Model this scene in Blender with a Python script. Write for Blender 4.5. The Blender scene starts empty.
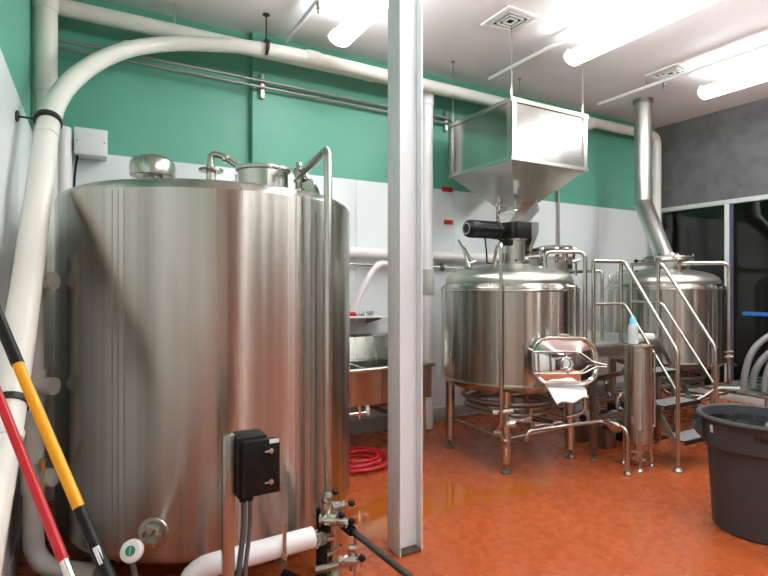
import bpy, bmesh, math, random
from mathutils import Vector, Matrix
random.seed(7)
R = math.radians
YAW = R(29.5); EYE = 1.5; F = 519.0
scene = bpy.context.scene

# ---------------------------------------------------------------- camera, world, exposure
cam_d = bpy.data.cameras.new('camera'); cam = bpy.data.objects.new('camera', cam_d)
scene.collection.objects.link(cam); scene.camera = cam
cam.location = (0, 0, EYE); cam.rotation_euler = (R(90), 0, -YAW)
cam_d.sensor_width = 36; cam_d.lens = 36*F/768; cam_d.shift_y = -3/768; cam_d.clip_start = 0.05
w = bpy.data.worlds.new('world'); scene.world = w; w.use_nodes = True
w.node_tree.nodes['Background'].inputs[0].default_value = (0.02, 0.022, 0.025, 1)
scene.view_settings.view_transform = 'Standard'; scene.view_settings.look = 'None'
scene.view_settings.gamma = 1; scene.view_settings.use_curve_mapping = False
scene.view_settings.exposure = 0.72
LAMP = 13.0       # strength of the fluorescent lenses

# ---------------------------------------------------------------- materials
def mat(name, col, rough=0.5, metal=0.0, **k):
    m = bpy.data.materials.new(name); m.use_nodes = True
    b = m.node_tree.nodes['Principled BSDF']
    b.inputs['Base Color'].default_value = (*col, 1); b.inputs['Roughness'].default_value = rough
    b.inputs['Metallic'].default_value = metal
    for n, v in k.items(): b.inputs[n.replace('_', ' ')].default_value = v
    return m
def nd(m, t, **k):
    n = m.node_tree.nodes.new(t)
    for a, v in k.items():
        try: setattr(n, a, v)
        except Exception: pass
    return n
def lk(m, a, b): m.node_tree.links.new(a, b)
def noisy(m, col1, col2, scale=(3, 3, 3), detail=4, lo=.35, hi=.65, rough=None, bump=0, obj=True):
    b = m.node_tree.nodes['Principled BSDF']
    tc = nd(m, 'ShaderNodeTexCoord'); mp = nd(m, 'ShaderNodeMapping'); mp.inputs['Scale'].default_value = scale
    lk(m, tc.outputs['Object'], mp.inputs[0])
    n = nd(m, 'ShaderNodeTexNoise'); n.inputs['Scale'].default_value = 1; n.inputs['Detail'].default_value = detail
    lk(m, mp.outputs[0], n.inputs['Vector'])
    cr = nd(m, 'ShaderNodeValToRGB'); cr.color_ramp.elements[0].position = lo; cr.color_ramp.elements[1].position = hi
    cr.color_ramp.elements[0].color = (*col1, 1); cr.color_ramp.elements[1].color = (*col2, 1)
    lk(m, n.outputs['Fac'], cr.inputs[0]); lk(m, cr.outputs[0], b.inputs['Base Color'])
    if rough:
        mr = nd(m, 'ShaderNodeMapRange'); mr.inputs['From Min'].default_value = .3; mr.inputs['From Max'].default_value = .7
        mr.inputs['To Min'].default_value = rough[0]; mr.inputs['To Max'].default_value = rough[1]
        lk(m, n.outputs['Fac'], mr.inputs[0]); lk(m, mr.outputs[0], b.inputs['Roughness'])
    if bump:
        bp = nd(m, 'ShaderNodeBump'); bp.inputs['Strength'].default_value = bump; bp.inputs['Distance'].default_value = .01
        lk(m, n.outputs['Fac'], bp.inputs['Height']); lk(m, bp.outputs[0], b.inputs['Normal'])
    return m

steel = noisy(mat('brushed_steel', (.6, .58, .54), .25, 1), (.42, .42, .37), (.54, .535, .48), (7, 7, .25), 3, rough=(.22, .34))
tank_steel = noisy(mat('tank_steel', (.6, .58, .54), .25, 1), (.36, .355, .315), (.64, .63, .575), (6.5, 6.5, .05), 3, lo=.34, hi=.66, rough=(.20, .30))  # colour noise: brushing plus vertical bands painted in place of reflected ones
def brushed(m, amount, rot=.25):
    b = m.node_tree.nodes['Principled BSDF']; t = nd(m, 'ShaderNodeTangent'); t.direction_type = 'RADIAL'; t.axis = 'Z'
    lk(m, t.outputs[0], b.inputs['Tangent']); b.inputs['Anisotropic'].default_value = amount; b.inputs['Anisotropic Rotation'].default_value = rot
brushed(tank_steel, 1.0)
shell_steel = noisy(mat('kettle_shell', (.6, .58, .54), .25, 1), (.28, .28, .245), (.62, .615, .55), (9, 9, .07), 3, lo=.35, hi=.65, rough=(.2, .3)); brushed(shell_steel, 1.0)  # brushing, with light and dark upright bands in the colour imitating streaked reflections
pipe_steel = mat('polished_pipe', (.52, .515, .455), .27, 1)
bright_steel = mat('mirror_steel', (.78, .76, .73), .07, 1)
hopper_steel = noisy(mat('hopper_sheet', (.6, .58, .54), .2, 1), (.38, .375, .345), (.46, .455, .42), (2, 2, 2), 2, rough=(.15, .23), bump=.05)
dark_steel = mat('dull_steel', (.33, .31, .28), .38, 1)
galv = noisy(mat('galvanised', (.6, .6, .6), .3, 1), (.52, .52, .49), (.62, .62, .59), (5, 5, 1.5), 3, rough=(.32, .45))
soft_steel = noisy(mat('soft_steel', (.5, .5, .45), .35, 1), (.42, .42, .375), (.52, .515, .465), (7, 7, 2), 3, rough=(.32, .42))
white_galv = mat('worn_galvanised', (.72, .73, .72), .45, .6)
clamp_m = mat('dark_clamp', (.05, .045, .04), .45, .6)
conduit_m = mat('dull_conduit', (.36, .36, .33), .4, 1)
brass = mat('brass', (.65, .45, .15), .3, 1)
wall_white = noisy(mat('white_panel', (.8, .82, .82), .3), (.74, .78, .78), (.78, .82, .82), (1, 1, .6), 3)
green = noisy(mat('green_paint', (.1, .36, .25), .45), (.105, .375, .265), (.135, .43, .315), (.9, .9, .9), 3)
grey_wall = noisy(mat('grey_paint', (.12, .12, .125), .5), (.115, .115, .118), (.15, .15, .152), (6, 6, 6), 5)
ceil_m = noisy(mat('ceiling_paint', (.72, .68, .67), .6), (.84, .80, .80), (.88, .85, .85), (1.3, 1.3, 1.3), 3)
pvc = noisy(mat('white_pvc', (.85, .83, .76), .28), (.76, .745, .67), (.82, .80, .73), (3, 3, 3), 3)
pvc_clean = mat('white_plastic_pipe', (.86, .82, .82), .3)
grey_pvc = noisy(mat('dusty_grey_pvc', (.5, .49, .45), .45), (.38, .37, .33), (.55, .54, .49), (6, 6, 3), 4)
col_m = noisy(mat('column_paint', (.74, .77, .78), .35), (.76, .80, .82), (.83, .87, .89), (5, 5, 1), 4)
rust = mat('rust_stain', (.10, .06, .03), .8)
black = mat('black_plastic', (.008, .008, .009), .38, 0, Specular_IOR_Level=.25)
black_matte = mat('black_box', (.010, .010, .009), .5, 0, Specular_IOR_Level=.22)
bin_m = mat('bin_plastic', (.042, .045, .049), .45)
rubber = mat('black_rubber', (.008, .008, .008), .6, 0, Specular_IOR_Level=.25)
yellow = mat('yellow_fibreglass', (.90, .40, .0), .35)
red = mat('red_pole_paint', (.50, .008, .015), .3)
red_hose_m = mat('red_hose_rubber', (.55, .015, .03), .45)
red_tape = mat('red_tape', (.55, .01, .02), .4)
blue_tape = mat('blue_tape', (.03, .18, .55), .4)
white_m = mat('white_enamel', (.8, .8, .78), .35)
rag_m = mat('white_cloth', (.85, .84, .82), .8)
frame_m = mat('window_frame_paint', (.62, .65, .63), .35)
frame_dark = mat('dark_frame_gasket', (.10, .09, .16), .4)
hose_m = mat('grey_hose', (.17, .17, .18), .28)
cable_m = mat('grey_cable', (.10, .105, .10), .5)
green_face = mat('green_dial', (.02, .25, .14), .4)
label_white = mat('white_label', (.75, .75, .75), .5)
cap_blue = mat('light_blue_cap', (.15, .55, .75), .35)
bottle_m = mat('milky_plastic', (.75, .82, .82), .25, 0, Transmission_Weight=.35)
dark_room = mat('dark_room', (.085, .08, .07), .7)
chrome = mat('chrome', (.8, .8, .8), .08, 1)
text_black = mat('black_print', (.004, .004, .004), .5)
red_print = mat('red_print', (.5, .08, .06), .5)

# floor: orange red epoxy with wet patches
floor_m = mat('orange_epoxy', (.5, .13, .045), .3)
def _floor():
    m = floor_m; b = m.node_tree.nodes['Principled BSDF']
    tc = nd(m, 'ShaderNodeTexCoord')
    n = nd(m, 'ShaderNodeTexNoise'); n.inputs['Scale'].default_value = 2.2; n.inputs['Detail'].default_value = 6
    lk(m, tc.outputs['Object'], n.inputs['Vector'])
    cr = nd(m, 'ShaderNodeValToRGB'); cr.color_ramp.elements[0].position = .3; cr.color_ramp.elements[1].position = .72
    cr.color_ramp.elements[0].color = (.41, .083, .021, 1); cr.color_ramp.elements[1].color = (.445, .094, .026, 1)
    lk(m, n.outputs['Fac'], cr.inputs[0])
    # scuffs
    v = nd(m, 'ShaderNodeTexNoise'); v.inputs['Scale'].default_value = 14; v.inputs['Detail'].default_value = 8
    lk(m, tc.outputs['Object'], v.inputs['Vector'])
    c2 = nd(m, 'ShaderNodeValToRGB'); c2.color_ramp.elements[0].position = .58; c2.color_ramp.elements[1].position = .75
    c2.color_ramp.elements[0].color = (0, 0, 0, 1); c2.color_ramp.elements[1].color = (.05, .05, .05, 1)
    lk(m, v.outputs['Fac'], c2.inputs[0])
    mx = nd(m, 'ShaderNodeMixRGB'); mx.inputs[2].default_value = (.62, .27, .14, 1)
    lk(m, c2.outputs[0], mx.inputs[0]); lk(m, cr.outputs[0], mx.inputs[1])
    # wet patches: soft discs broken up by noise
    wet = None
    for (cx, cy, rx, ry) in ((2.05, 3.05, .50, .24), (1.62, 2.9, .30, .25), (2.6, 2.85, .5, .12)):
        mp = nd(m, 'ShaderNodeMapping'); mp.vector_type = 'TEXTURE'
        mp.inputs['Location'].default_value = (cx, cy, 0); mp.inputs['Scale'].default_value = (rx, ry, 1)
        lk(m, tc.outputs['Object'], mp.inputs[0])
        ln = nd(m, 'ShaderNodeVectorMath'); ln.operation = 'LENGTH'; lk(m, mp.outputs[0], ln.inputs[0])
        ad = nd(m, 'ShaderNodeMath'); ad.operation = 'ADD'; lk(m, ln.outputs['Value'], ad.inputs[0])
        lk(m, n.outputs['Fac'], ad.inputs[1])
        lt = nd(m, 'ShaderNodeMath'); lt.operation = 'LESS_THAN'; lk(m, ad.outputs[0], lt.inputs[0]); lt.inputs[1].default_value = 1.45
        if wet is None: wet = lt.outputs[0]
        else:
            mm = nd(m, 'ShaderNodeMath'); mm.operation = 'MAXIMUM'; lk(m, wet, mm.inputs[0]); lk(m, lt.outputs[0], mm.inputs[1]); wet = mm.outputs[0]
    mw = nd(m, 'ShaderNodeMixRGB'); mw.inputs[2].default_value = (.40, .095, .012, 1)
    lk(m, wet, mw.inputs[0]); lk(m, mx.outputs[0], mw.inputs[1]); lk(m, mw.outputs[0], b.inputs['Base Color'])
    mr = nd(m, 'ShaderNodeMapRange'); mr.inputs['From Min'].default_value = .3; mr.inputs['From Max'].default_value = .7
    mr.inputs['To Min'].default_value = .25; mr.inputs['To Max'].default_value = .30
    lk(m, v.outputs['Fac'], mr.inputs[0])
    mr2 = nd(m, 'ShaderNodeMixRGB'); mr2.inputs[2].default_value = (.06, .06, .06, 1)
    lk(m, wet, mr2.inputs[0]); lk(m, mr.outputs[0], mr2.inputs[1]); lk(m, mr2.outputs[0], b.inputs['Roughness'])
    
_floor()
def emis(name, col, s):
    m = bpy.data.materials.new(name); m.use_nodes = True
    b = m.node_tree.nodes['Principled BSDF']; b.inputs['Base Color'].default_value = (.8, .8, .8, 1)
    b.inputs['Emission Color'].default_value = (*col, 1); b.inputs['Emission Strength'].default_value = s
    return m
lamp_m = emis('lit_lens', (.93, .985, 1.0), LAMP)
glass_m = bpy.data.materials.new('window_glass'); glass_m.use_nodes = True
def _glass(m):
    nt = m.node_tree; nt.nodes.clear()
    o = nd(m, 'ShaderNodeOutputMaterial'); mx = nd(m, 'ShaderNodeMixShader'); t = nd(m, 'ShaderNodeBsdfTransparent')
    g = nd(m, 'ShaderNodeBsdfGlossy'); g.inputs['Roughness'].default_value = .02
    t.inputs[0].default_value = (.75, .76, .74, 1)
    f = nd(m, 'ShaderNodeFresnel'); f.inputs[0].default_value = 1.5
    lk(m, f.outputs[0], mx.inputs[0]); lk(m, t.outputs[0], mx.inputs[1]); lk(m, g.outputs[0], mx.inputs[2]); lk(m, mx.outputs[0], o.inputs[0])
_glass(glass_m)

# ---------------------------------------------------------------- geometry helpers
def V(*a): return Vector(a)
def W(px, py, z):
    """point of the room seen at that pixel of the photo, z metres in front of the lens"""
    cx = (px-384)/F*z
    return V(cx*math.cos(YAW)+z*math.sin(YAW), -cx*math.sin(YAW)+z*math.cos(YAW), EYE+(285-py)/F*z)
def B(): return bmesh.new()
def box(b, a, c, bev=0.0, M=None, seg=2):
    r = bmesh.ops.create_cube(b, size=1); vs = r['verts']
    ctr = [(a[i]+c[i])/2 for i in range(3)]; s = [abs(c[i]-a[i]) for i in range(3)]
    for v in vs: v.co = V(*[v.co[i]*s[i]+ctr[i] for i in range(3)])
    if bev:
        es = {e for v in vs for e in v.link_edges}
        q = bmesh.ops.bevel(b, geom=list(es), offset=bev, segments=seg, affect='EDGES', profile=.5)
        vs = list({v for f in q['faces'] for v in f.verts} | {v for v in vs if v.is_valid})
        # all verts of this island
        seen = set(vs); st = list(vs)
        while st:
            v = st.pop()
            for e in v.link_edges:
                o = e.other_vert(v)
                if o not in seen: seen.add(o); st.append(o)
        vs = list(seen)
    if M is not None: bmesh.ops.transform(b, matrix=M, verts=vs)
    return vs
def frame(d, up=V(0, 0, 1)):
    d = d.normalized()
    if abs(d.dot(up)) > .98: up = V(1, 0, 0)
    x = up.cross(d).normalized(); return x, d.cross(x)
def fillet(pts, rad, n=6):
    if rad <= 0 or len(pts) < 3: return pts
    out = [pts[0]]
    for i in range(1, len(pts)-1):
        p, a, c = pts[i], pts[i-1]-pts[i], pts[i+1]-pts[i]
        r = min(rad, a.length*.48, c.length*.48)
        p0 = p+a.normalized()*r; p1 = p+c.normalized()*r
        for k in range(n+1):
            t = k/n; out.append(p0*(1-t)**2+p*2*t*(1-t)+p1*t*t)
    out.append(pts[-1]); return out
def tube(b, pts, r, seg=12, fil=0.0, cap=True, closed=False):
    pts = [Vector(p) for p in pts]
    if fil: pts = fillet(pts, fil)
    n = len(pts); rings = []
    rr = r if isinstance(r, (list, tuple)) else [r]*n
    prev = None
    for i, p in enumerate(pts):
        if closed: d = pts[(i+1) % n]-pts[i-1]
        else: d = (pts[min(i+1, n-1)]-pts[max(i-1, 0)])
        d.normalize()
        if prev is None: x, y = frame(d)
        else:
            x = (prev-d*prev.dot(d)).normalized(); y = d.cross(x)
        prev = x
        rings.append([b.verts.new(p+(x*math.cos(2*math.pi*k/seg)+y*math.sin(2*math.pi*k/seg))*rr[i]) for k in range(seg)])
    m = n if closed else n-1
    for i in range(m):
        A, C = rings[i], rings[(i+1) % n]
        for k in range(seg): b.faces.new((A[k], A[(k+1) % seg], C[(k+1) % seg], C[k]))
    if cap and not closed:
        b.faces.new(rings[0][::-1]); b.faces.new(rings[-1])
def lathe(b, prof, c=(0, 0, 0), seg=48, axis=None):
    """profile of (radius, height) turned about the upright through c (or about axis)"""
    c = Vector(c); ax = Vector(axis).normalized() if axis is not None else V(0, 0, 1)
    x, y = frame(ax) if axis is not None else (V(1, 0, 0), V(0, 1, 0))
    rings = []
    for (r, h) in prof:
        if r <= 1e-6: rings.append([b.verts.new(c+ax*h)])
        else: rings.append([b.verts.new(c+ax*h+(x*math.cos(2*math.pi*k/seg)+y*math.sin(2*math.pi*k/seg))*r) for k in range(seg)])
    for i in range(len(rings)-1):
        A, C = rings[i], rings[i+1]
        for k in range(seg):
            k2 = (k+1) % seg
            if len(A) == 1 and len(C) == 1: continue
            if len(A) == 1: b.faces.new((A[0], C[k2], C[k]))
            elif len(C) == 1: b.faces.new((A[k], A[k2], C[0]))
            else: b.faces.new((A[k], A[k2], C[k2], C[k]))
def prism(b, poly, d, bev=0):
    """poly: list of 3-d points in one plane, pushed along d"""
    A = [b.verts.new(Vector(p)) for p in poly]; d = Vector(d); C = [b.verts.new(Vector(p)+d) for p in poly]
    n = len(A); b.faces.new(A[::-1]); b.faces.new(C)
    for k in range(n): b.faces.new((A[k], A[(k+1) % n], C[(k+1) % n], C[k]))
    bmesh.ops.recalc_face_normals(b, faces=b.faces)
def rrect(w, h, r, n=8):
    o = []
    for (sx, sy, a0) in ((1, 1, 0), (-1, 1, 90), (-1, -1, 180), (1, -1, 270)):
        for k in range(n+1):
            a = R(a0+90*k/n); o.append((sx*(w/2-r)+r*math.cos(a), sy*(h/2-r)+r*math.sin(a)))
    return o
ORG = {}
def link(name, b, m, parent=None, loc=None, sharp=32):
    me = bpy.data.meshes.new(name); o = bpy.data.objects.new(name, me); scene.collection.objects.link(o)
    if parent is not None:
        off = ORG[parent.name]; o.parent = parent; ORG[o.name] = off
    else:
        off = Vector(loc) if loc is not None else V(0, 0, 0); o.location = off; ORG[o.name] = off
    bmesh.ops.translate(b, verts=b.verts, vec=-off)
    bmesh.ops.recalc_face_normals(b, faces=b.faces)
    b.to_mesh(me); b.free()
    for mm in (m if isinstance(m, (list, tuple)) else [m]): me.materials.append(mm)
    me.polygons.foreach_set('use_smooth', [True]*len(me.polygons))
    me.set_sharp_from_angle(angle=R(sharp))
    return o
def tag(o, label, cat, group=None, kind=None):
    o['label'] = label; o['category'] = cat
    if group: o['group'] = group
    if kind: o['kind'] = kind
    return o
def thing(name, label, cat, loc, group=None):
    o = bpy.data.objects.new(name, None); scene.collection.objects.link(o)
    o.location = loc; o.empty_display_size = .1; ORG[o.name] = Vector(loc)
    return tag(o, label, cat, group)
def struct(name, b, m, label=None):
    o = link(name, b, m); o['kind'] = 'structure'
    if label: o['label'] = label
    return o
def part(name, b, m, parent, label=None):
    o = link(name, b, m, parent)
    if label: o['label'] = label
    return o
def centre(b):
    xs = [v.co for v in b.verts]
    lo = V(*[min(c[i] for c in xs) for i in range(3)]); hi = V(*[max(c[i] for c in xs) for i in range(3)])
    return V((lo.x+hi.x)/2, (lo.y+hi.y)/2, lo.z)
def single(name, b, m, label, cat, group=None):
    return tag(link(name, b, m, loc=centre(b)), label, cat, group)

# ---------------------------------------------------------------- room
XL, XR, YB, YF, H = -0.36, 7.23, 4.68, -5.0, 3.8
PAN = 2.555
b = B(); box(b, (XL-.15, YF-.15, -.12), (XR+.15, YB+.3, 0)); struct('floor', b, floor_m)
b = B(); box(b, (XL-.15, YF-.15, H), (XR+.15, YB+.3, H+.12))
struct('ceiling', b, ceil_m)
b = B(); box(b, (XL-.15, YB+.08, 0), (1.28, YB+.25, H)); box(b, (1.28, YB, 0), (XR+.15, YB+.25, H)); struct('wall_back', b, green)
b = B(); box(b, (XL-.15, YF, 0), (XL, YB+.08, H)); struct('wall_left', b, green)
b = B(); box(b, (XL-.15, YF-.15, 0), (XR+.15, YF, H)); struct('wall_front', b, mat('brown_wall', (.07, .055, .045), .5))  # unseen wall, dark brown chosen to darken the tank's reflections
b = B(); box(b, (XR, YF, PAN+.06), (XR+.15, YB, H)); box(b, (XR, YF, 0), (XR+.15, -1.5, PAN+.06)); struct('wall_right', b, grey_wall)
# white wainscot panels
b = B(); x = XL+.02; tn = 1
edges = [XL+.012, .46, 1.27]
for i in range(len(edges)-1): box(b, (edges[i]+.002, YB+.068, .15), (edges[i+1]-.002, YB+.08, PAN), .002)
edges = [1.28, 2.32, 3.54, 4.76, 5.98, XR-.002]
for i in range(len(edges)-1): box(b, (edges[i]+.002, YB-.012, .15), (edges[i+1]-.002, YB, PAN), .002)
o = struct('trim_1', b, wall_white, 'white wall panels along the back wall')
b = B(); y = YF
while y < YB: box(b, (XL, y+.002, .15), (XL+.012, min(y+1.22, YB+.07)-.002, PAN), .002); y += 1.22
struct('trim_2', b, wall_white, 'white wall panels along the left wall')
b = B(); box(b, (XL, YF, 0), (2.3, YF+.012, PAN)); struct('trim_3', b, wall_white, 'added white panels on the unseen front wall')  # white stretch added to throw light back on the column
base_m = mat('grey_cove', (.34, .33, .31), .5)
b = B(); box(b, (XL+.02, YB+.05, 0), (1.28, YB+.08, .15), .008); box(b, (1.28, YB-.03, 0), (XR, YB, .15), .008); struct('baseboard_back', b, base_m)
b = B(); box(b, (XL, YF, 0), (XL+.03, YB+.06, .15), .008); struct('baseboard_left', b, base_m)
# unseen dark doors added on the front wall to darken the steel's reflections
b = B(); box(b, (3.2, YF, 0), (5.6, YF+.03, 2.5), .01); struct('added_door_1', b, mat('brown_door', (.05, .03, .022), .4))
b = B(); box(b, (.3, YF, 0), (1.5, YF+.03, 2.3), .01); struct('added_door_2', b, mat('dark_door', (.03, .03, .03), .4))

# window wall on the right
win = B()
box(win, (XR, -1.5, PAN), (XR+.10, YB, PAN+.06), .004)
box(win, (XR, -1.5, 0), (XR+.10, YB, .10), .004)
for y in (YB-.07, 3.66, 2.36, 1.16, -.04, -1.24): box(win, (XR-.01, y, .10), (XR+.10, y+.06, PAN), .004)
wo = struct('window_1', win, frame_m)
g = B()
for y in (3.635, 2.335, 1.135): box(g, (XR-.006, y, .10), (XR+.06, y+.025, PAN))
part('window_gasket', g, frame_dark, wo, 'dark strip beside the pale mullion')
g = B(); box(g, (XR+.045, -1.5, .10), (XR+.051, YB-.05, PAN)); part('window_pane', g, glass_m, wo)
b = B(); box(b, (XR+2.6, -3, -.1), (XR+2.7, YB+.6, 3.2)); box(b, (XR+.15, YB+.3, -.1), (XR+2.7, YB+.4, 3.2))
box(b, (XR+.15, -3.1, -.1), (XR+2.7, -3, 3.2)); box(b, (XR+.16, -3, 3.1), (XR+2.7, YB+.6, 3.2)); box(b, (XR+.16, -3, -.1), (XR+2.7, YB+.6, 0))
struct('wall_beyond', b, dark_room)
for y0, y1, mm in ((3.75, 3.95, black_matte), (2.75, 3.2, grey_wall)):
    b = B(); box(b, (XR+2.45, y0, 0), (XR+2.6, y1, 3.0)); struct('trim_'+('4' if y0 > 3.5 else '5'), b, mm)
b = B(); box(b, (XR+.030, 3.02, 1.115), (XR+.0445, 3.52, 1.16)); single('painters_tape', b, blue_tape, 'blue strip of tape stuck on the dark window glass', 'tape')

# red tape marks on the wall
for (px0, px1, py, nm) in ((442, 452.6, 189, 'red tape strip on the white wall, just below the green paint'), (444, 452.8, 222, 'red tape strip on the white wall, lower of the two')):
    def onback(px):
        a = math.atan((px-384)/F)+YAW; return (YB-.013)*math.tan(a)
    z = (YB-.013)*math.cos(YAW)+onback(px0)*math.sin(YAW); h = EYE+(285-py)/F*z
    b = B(); box(b, (onback(px0), YB-.0145, h-.025), (onback(px1), YB-.0125, h+.025)); single('tape_strip', b, red_tape, nm, 'tape')

# ---------------------------------------------------------------- ceiling fixtures
def lamp(x, y1, label, length=2.44, h=3.55):
    t = thing('ceiling_light', label, 'ceiling light', (x, y1-length/2, h), 'long fluorescent ceiling lights')
    b = B(); box(b, (x-.022, y1-length+.02, h+.05), (x+.022, y1-.02, h+.10), .006); part('housing', b, white_m, t)
    b = B(); poly = [(x+.10*math.cos(R(a)), y1-length+.012, h+.03+.105*.66*math.sin(R(a))) for a in range(180, 361, 15)]
    poly = [(x-.05, y1-length+.012, h+.075)]+poly+[(x+.05, y1-length+.012, h+.075)]
    prism(b, poly, (0, length-.024, 0)); part('lens', b, lamp_m, t, 'glowing white lens')
    for yy in (y1-length, y1-.012):
        b = B(); poly = [(x+.108*math.cos(R(a)), yy, h+.03+.108*.66*math.sin(R(a))) for a in range(180, 361, 15)]
        poly = [(x-.055, yy, h+.10)]+poly+[(x+.055, yy, h+.10)]
        prism(b, poly, (0, .012, 0)); part('end_cap', b, pvc_clean, t)
    for yy in (y1-.35, y1-length+.35):
        b = B(); tube(b, [(x, yy, h+.08), (x, yy, H-.01)], .004, 6); lathe(b, [(0, -.012), (.03, -.012), (.03, 0), (0, 0)], (x, yy, H-.001), 12); part('hanger', b, galv, t)
    return t
lamp(1.83, 4.0, 'lit fluorescent fixture left of the white column, over the big tank')
lamp(3.84, 3.30, 'lit fluorescent fixture in the middle, in front of the hopper')
lamp(5.78, 3.20, 'lit fluorescent fixture at the right, nearest the window wall')
lamp(1.83, 1.1, 'unseen lit fluorescent fixture added in line behind the one left of the column')  # this and the next two: out of view, added for fill and reflections
lamp(3.84, .45, 'unseen lit fluorescent fixture added in the middle aisle, second from the hopper')
lamp(5.78, .35, 'unseen lit fluorescent fixture added by the window wall, second row')

lamp(1.83, -1.8, 'unseen lit fluorescent fixture added over the room behind the viewer, left row')  # last two fixtures: out of view, added to brighten the room
lamp(3.84, -2.3, 'unseen lit fluorescent fixture added over the room behind the viewer, middle row')
def vent(x, y, s, label):
    t = thing('ceiling_vent', label, 'vent', (x, y, H-.02), 'square ceiling vents')
    b = B(); h = s/2
    for (a, c) in (((-h, -h), (h, -h+.045)), ((-h, h-.045), (h, h)), ((-h, -h+.045), (-h+.045, h-.045)), ((h-.045, -h+.045), (h, h-.045))):
        box(b, (x+a[0], y+a[1], H-.018), (x+c[0], y+c[1], H-.001), .003)
    part('frame', b, white_m, t)
    b = B(); box(b, (x-h+.04, y-h+.04, H-.004), (x+h-.04, y+h-.04, H-.001)); part('dark_backing', b, black_matte, t)  # black plate stands for the shade inside the vent
    for k in range(3):
        q = h-.062-k*.038
        b = B()
        for (sx, sy) in ((1, 0), (-1, 0), (0, 1), (0, -1)):
            if sx: box(b, (x+sx*q-.006, y-q, H-.020), (x+sx*q+.006, y+q, H-.006))
            else: box(b, (x-q, y+sy*q-.006, H-.020), (x+q, y+sy*q+.006, H-.006))
        part('louvre', b, white_m, t)
vent(3.17, 3.38, .36, 'square ceiling vent above the steel hopper')
vent(5.46, 3.36, .36, 'square ceiling vent toward the right, beside the exhaust duct')

def sprinkler_pipe(p0, p1, label, heads, r=.022):
    t = thing('sprinkler_pipe', label, 'pipe', p0, 'white sprinkler pipes under the ceiling')
    b = B(); tube(b, [p0, p1], r, 12); part('pipe', b, white_m, t)
    p0, p1 = Vector(p0), Vector(p1)
    for f in heads:
        p = p0.lerp(p1, f); b = B()
        tube(b, [p, p-V(0, 0, .06)], .016, 10); lathe(b, [(0, 0), (.011, 0), (.008, .03), (.022, .034), (.022, .037), (0, .037)][::-1], p-V(0, 0, .1), 12)
        part('sprinkler_head', b, dark_steel, t)
    b = B()
    for f in (.12, .5, .88):
        p = p0.lerp(p1, f); tube(b, [p, V(p.x, p.y, H-.001)], .005, 6)
    part('hanger', b, galv, t)
def ceilx(px, py, h):   # world point at height h
    z = F*(h-EYE)/(285-py); return W(px, py, z)
a = ceilx(599, 104, 3.72); sprinkler_pipe((a.x, 4.25, 3.72), (a.x, -1, 3.72), 'white sprinkler pipe running forward past the exhaust duct', (.16, .36), .02)
a = ceilx(520, 63, 3.72); sprinkler_pipe((a.x, 4.3, 3.72), (a.x, -1, 3.72), 'white sprinkler pipe running forward beside the middle light', (.5,), .02)
a = ceilx(285, 42, 3.72); sprinkler_pipe((a.x, 4.55, 3.72), (a.x, -1, 3.72), 'white sprinkler pipe running forward left of the column', (.14,), .02)

# ---------------------------------------------------------------- wall pipes
def pipe(name, pts, r, m, label, fil=0.0, seg=20, extra=None, cat='pipe', group=None):
    t = thing(name, label, cat, Vector(pts[0]), group)
    b = B(); tube(b, pts, r, seg, fil); part('pipe', b, m, t)
    return t
def coupling(t, p, d, r, L, m, name='coupling'):
    p, d = Vector(p), Vector(d).normalized()
    b = B(); tube(b, [p-d*L/2, p-d*L*.45, p+d*L*.45, p+d*L/2], [r*.96, r, r, r*.96], 20); return part(name, b, m, t)

# big PVC line: along the wall at the ceiling, down the corner
t = pipe('plastic_pipe', [(XL+.16, 4.53, 3.56), (5.0, 4.53, 3.6), (7.03, 4.53, 3.62), (7.03, 4.53, .15)], .062, pvc, 'white plastic pipe along the top of the back wall, elbowing down in the right corner', .14)
for x in (2.4, 4.2, 5.6): coupling(t, (x, 4.53, 3.58), (1, 0, 0), .069, .1, pvc)
b = B()
for x in (.6, 2.95, 4.4): tube(b, [(x, 4.53, 3.5), (x, 4.53, H)], .006, 6)
part('hanger', b, galv, t)
# tall vertical pipe in left corner
t = pipe('plastic_pipe', [(-.272, 4.35, 0), (-.272, 4.35, H)], .072, pvc, 'pale vertical plastic pipe in the left corner, floor to ceiling')
coupling(t, (-.272, 4.35, 3.5), (0, 0, 1), .08, .14, pvc)
coupling(t, (-.272, 4.35, 2.9), (0, 0, 1), .08, .1, pvc)
# capped short pipe
t = pipe('plastic_pipe', [(-.175, 4.60, 0), (-.175, 4.60, 2.66)], .055, pvc_clean, 'shorter white capped pipe rising behind the left edge of the big tank')
b = B(); lathe(b, [(.06, -.06), (.06, .01), (.05, .03), (0, .04)], (-.175, 4.60, 2.66), 24); part('cap', b, pvc_clean, t)
# swept PVC line coming down along the left wall
path = [W(500, 99, 6.0), V(2.75, 4.3, 3.53)]
path = [V(4.6, 4.33, 3.50), V(2.75, 4.33, 3.51), V(1.33, 4.33, 3.52)]
curve = [(190, 43, 4.22), (156, 44.5, 4.10), (128, 49, 3.9), (104, 58, 3.65), (84, 70, 3.42), (68, 84, 3.2), (57, 99, 3.02), (50, 116, 2.88), (46, 136, 2.76),
         (42, 170, 2.6), (35, 220, 2.42), (28, 275, 2.24), (20, 330, 2.07), (11, 390, 1.92), (2, 445, 1.79), (-8, 500, 1.67), (-20, 560, 1.55), (-32, 620, 1.45)]
pp = [W(*c) for c in curve]
for p in pp: p.x = max(p.x, XL+.012+.062)
def smooth(ps, n=2):
    for _ in range(n):
        q = [ps[0]]
        for i in range(len(ps)-1): q += [ps[i]*.75+ps[i+1]*.25, ps[i]*.25+ps[i+1]*.75]
        q.append(ps[-1]); ps = q
    return ps
full = smooth(path+pp)
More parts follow.
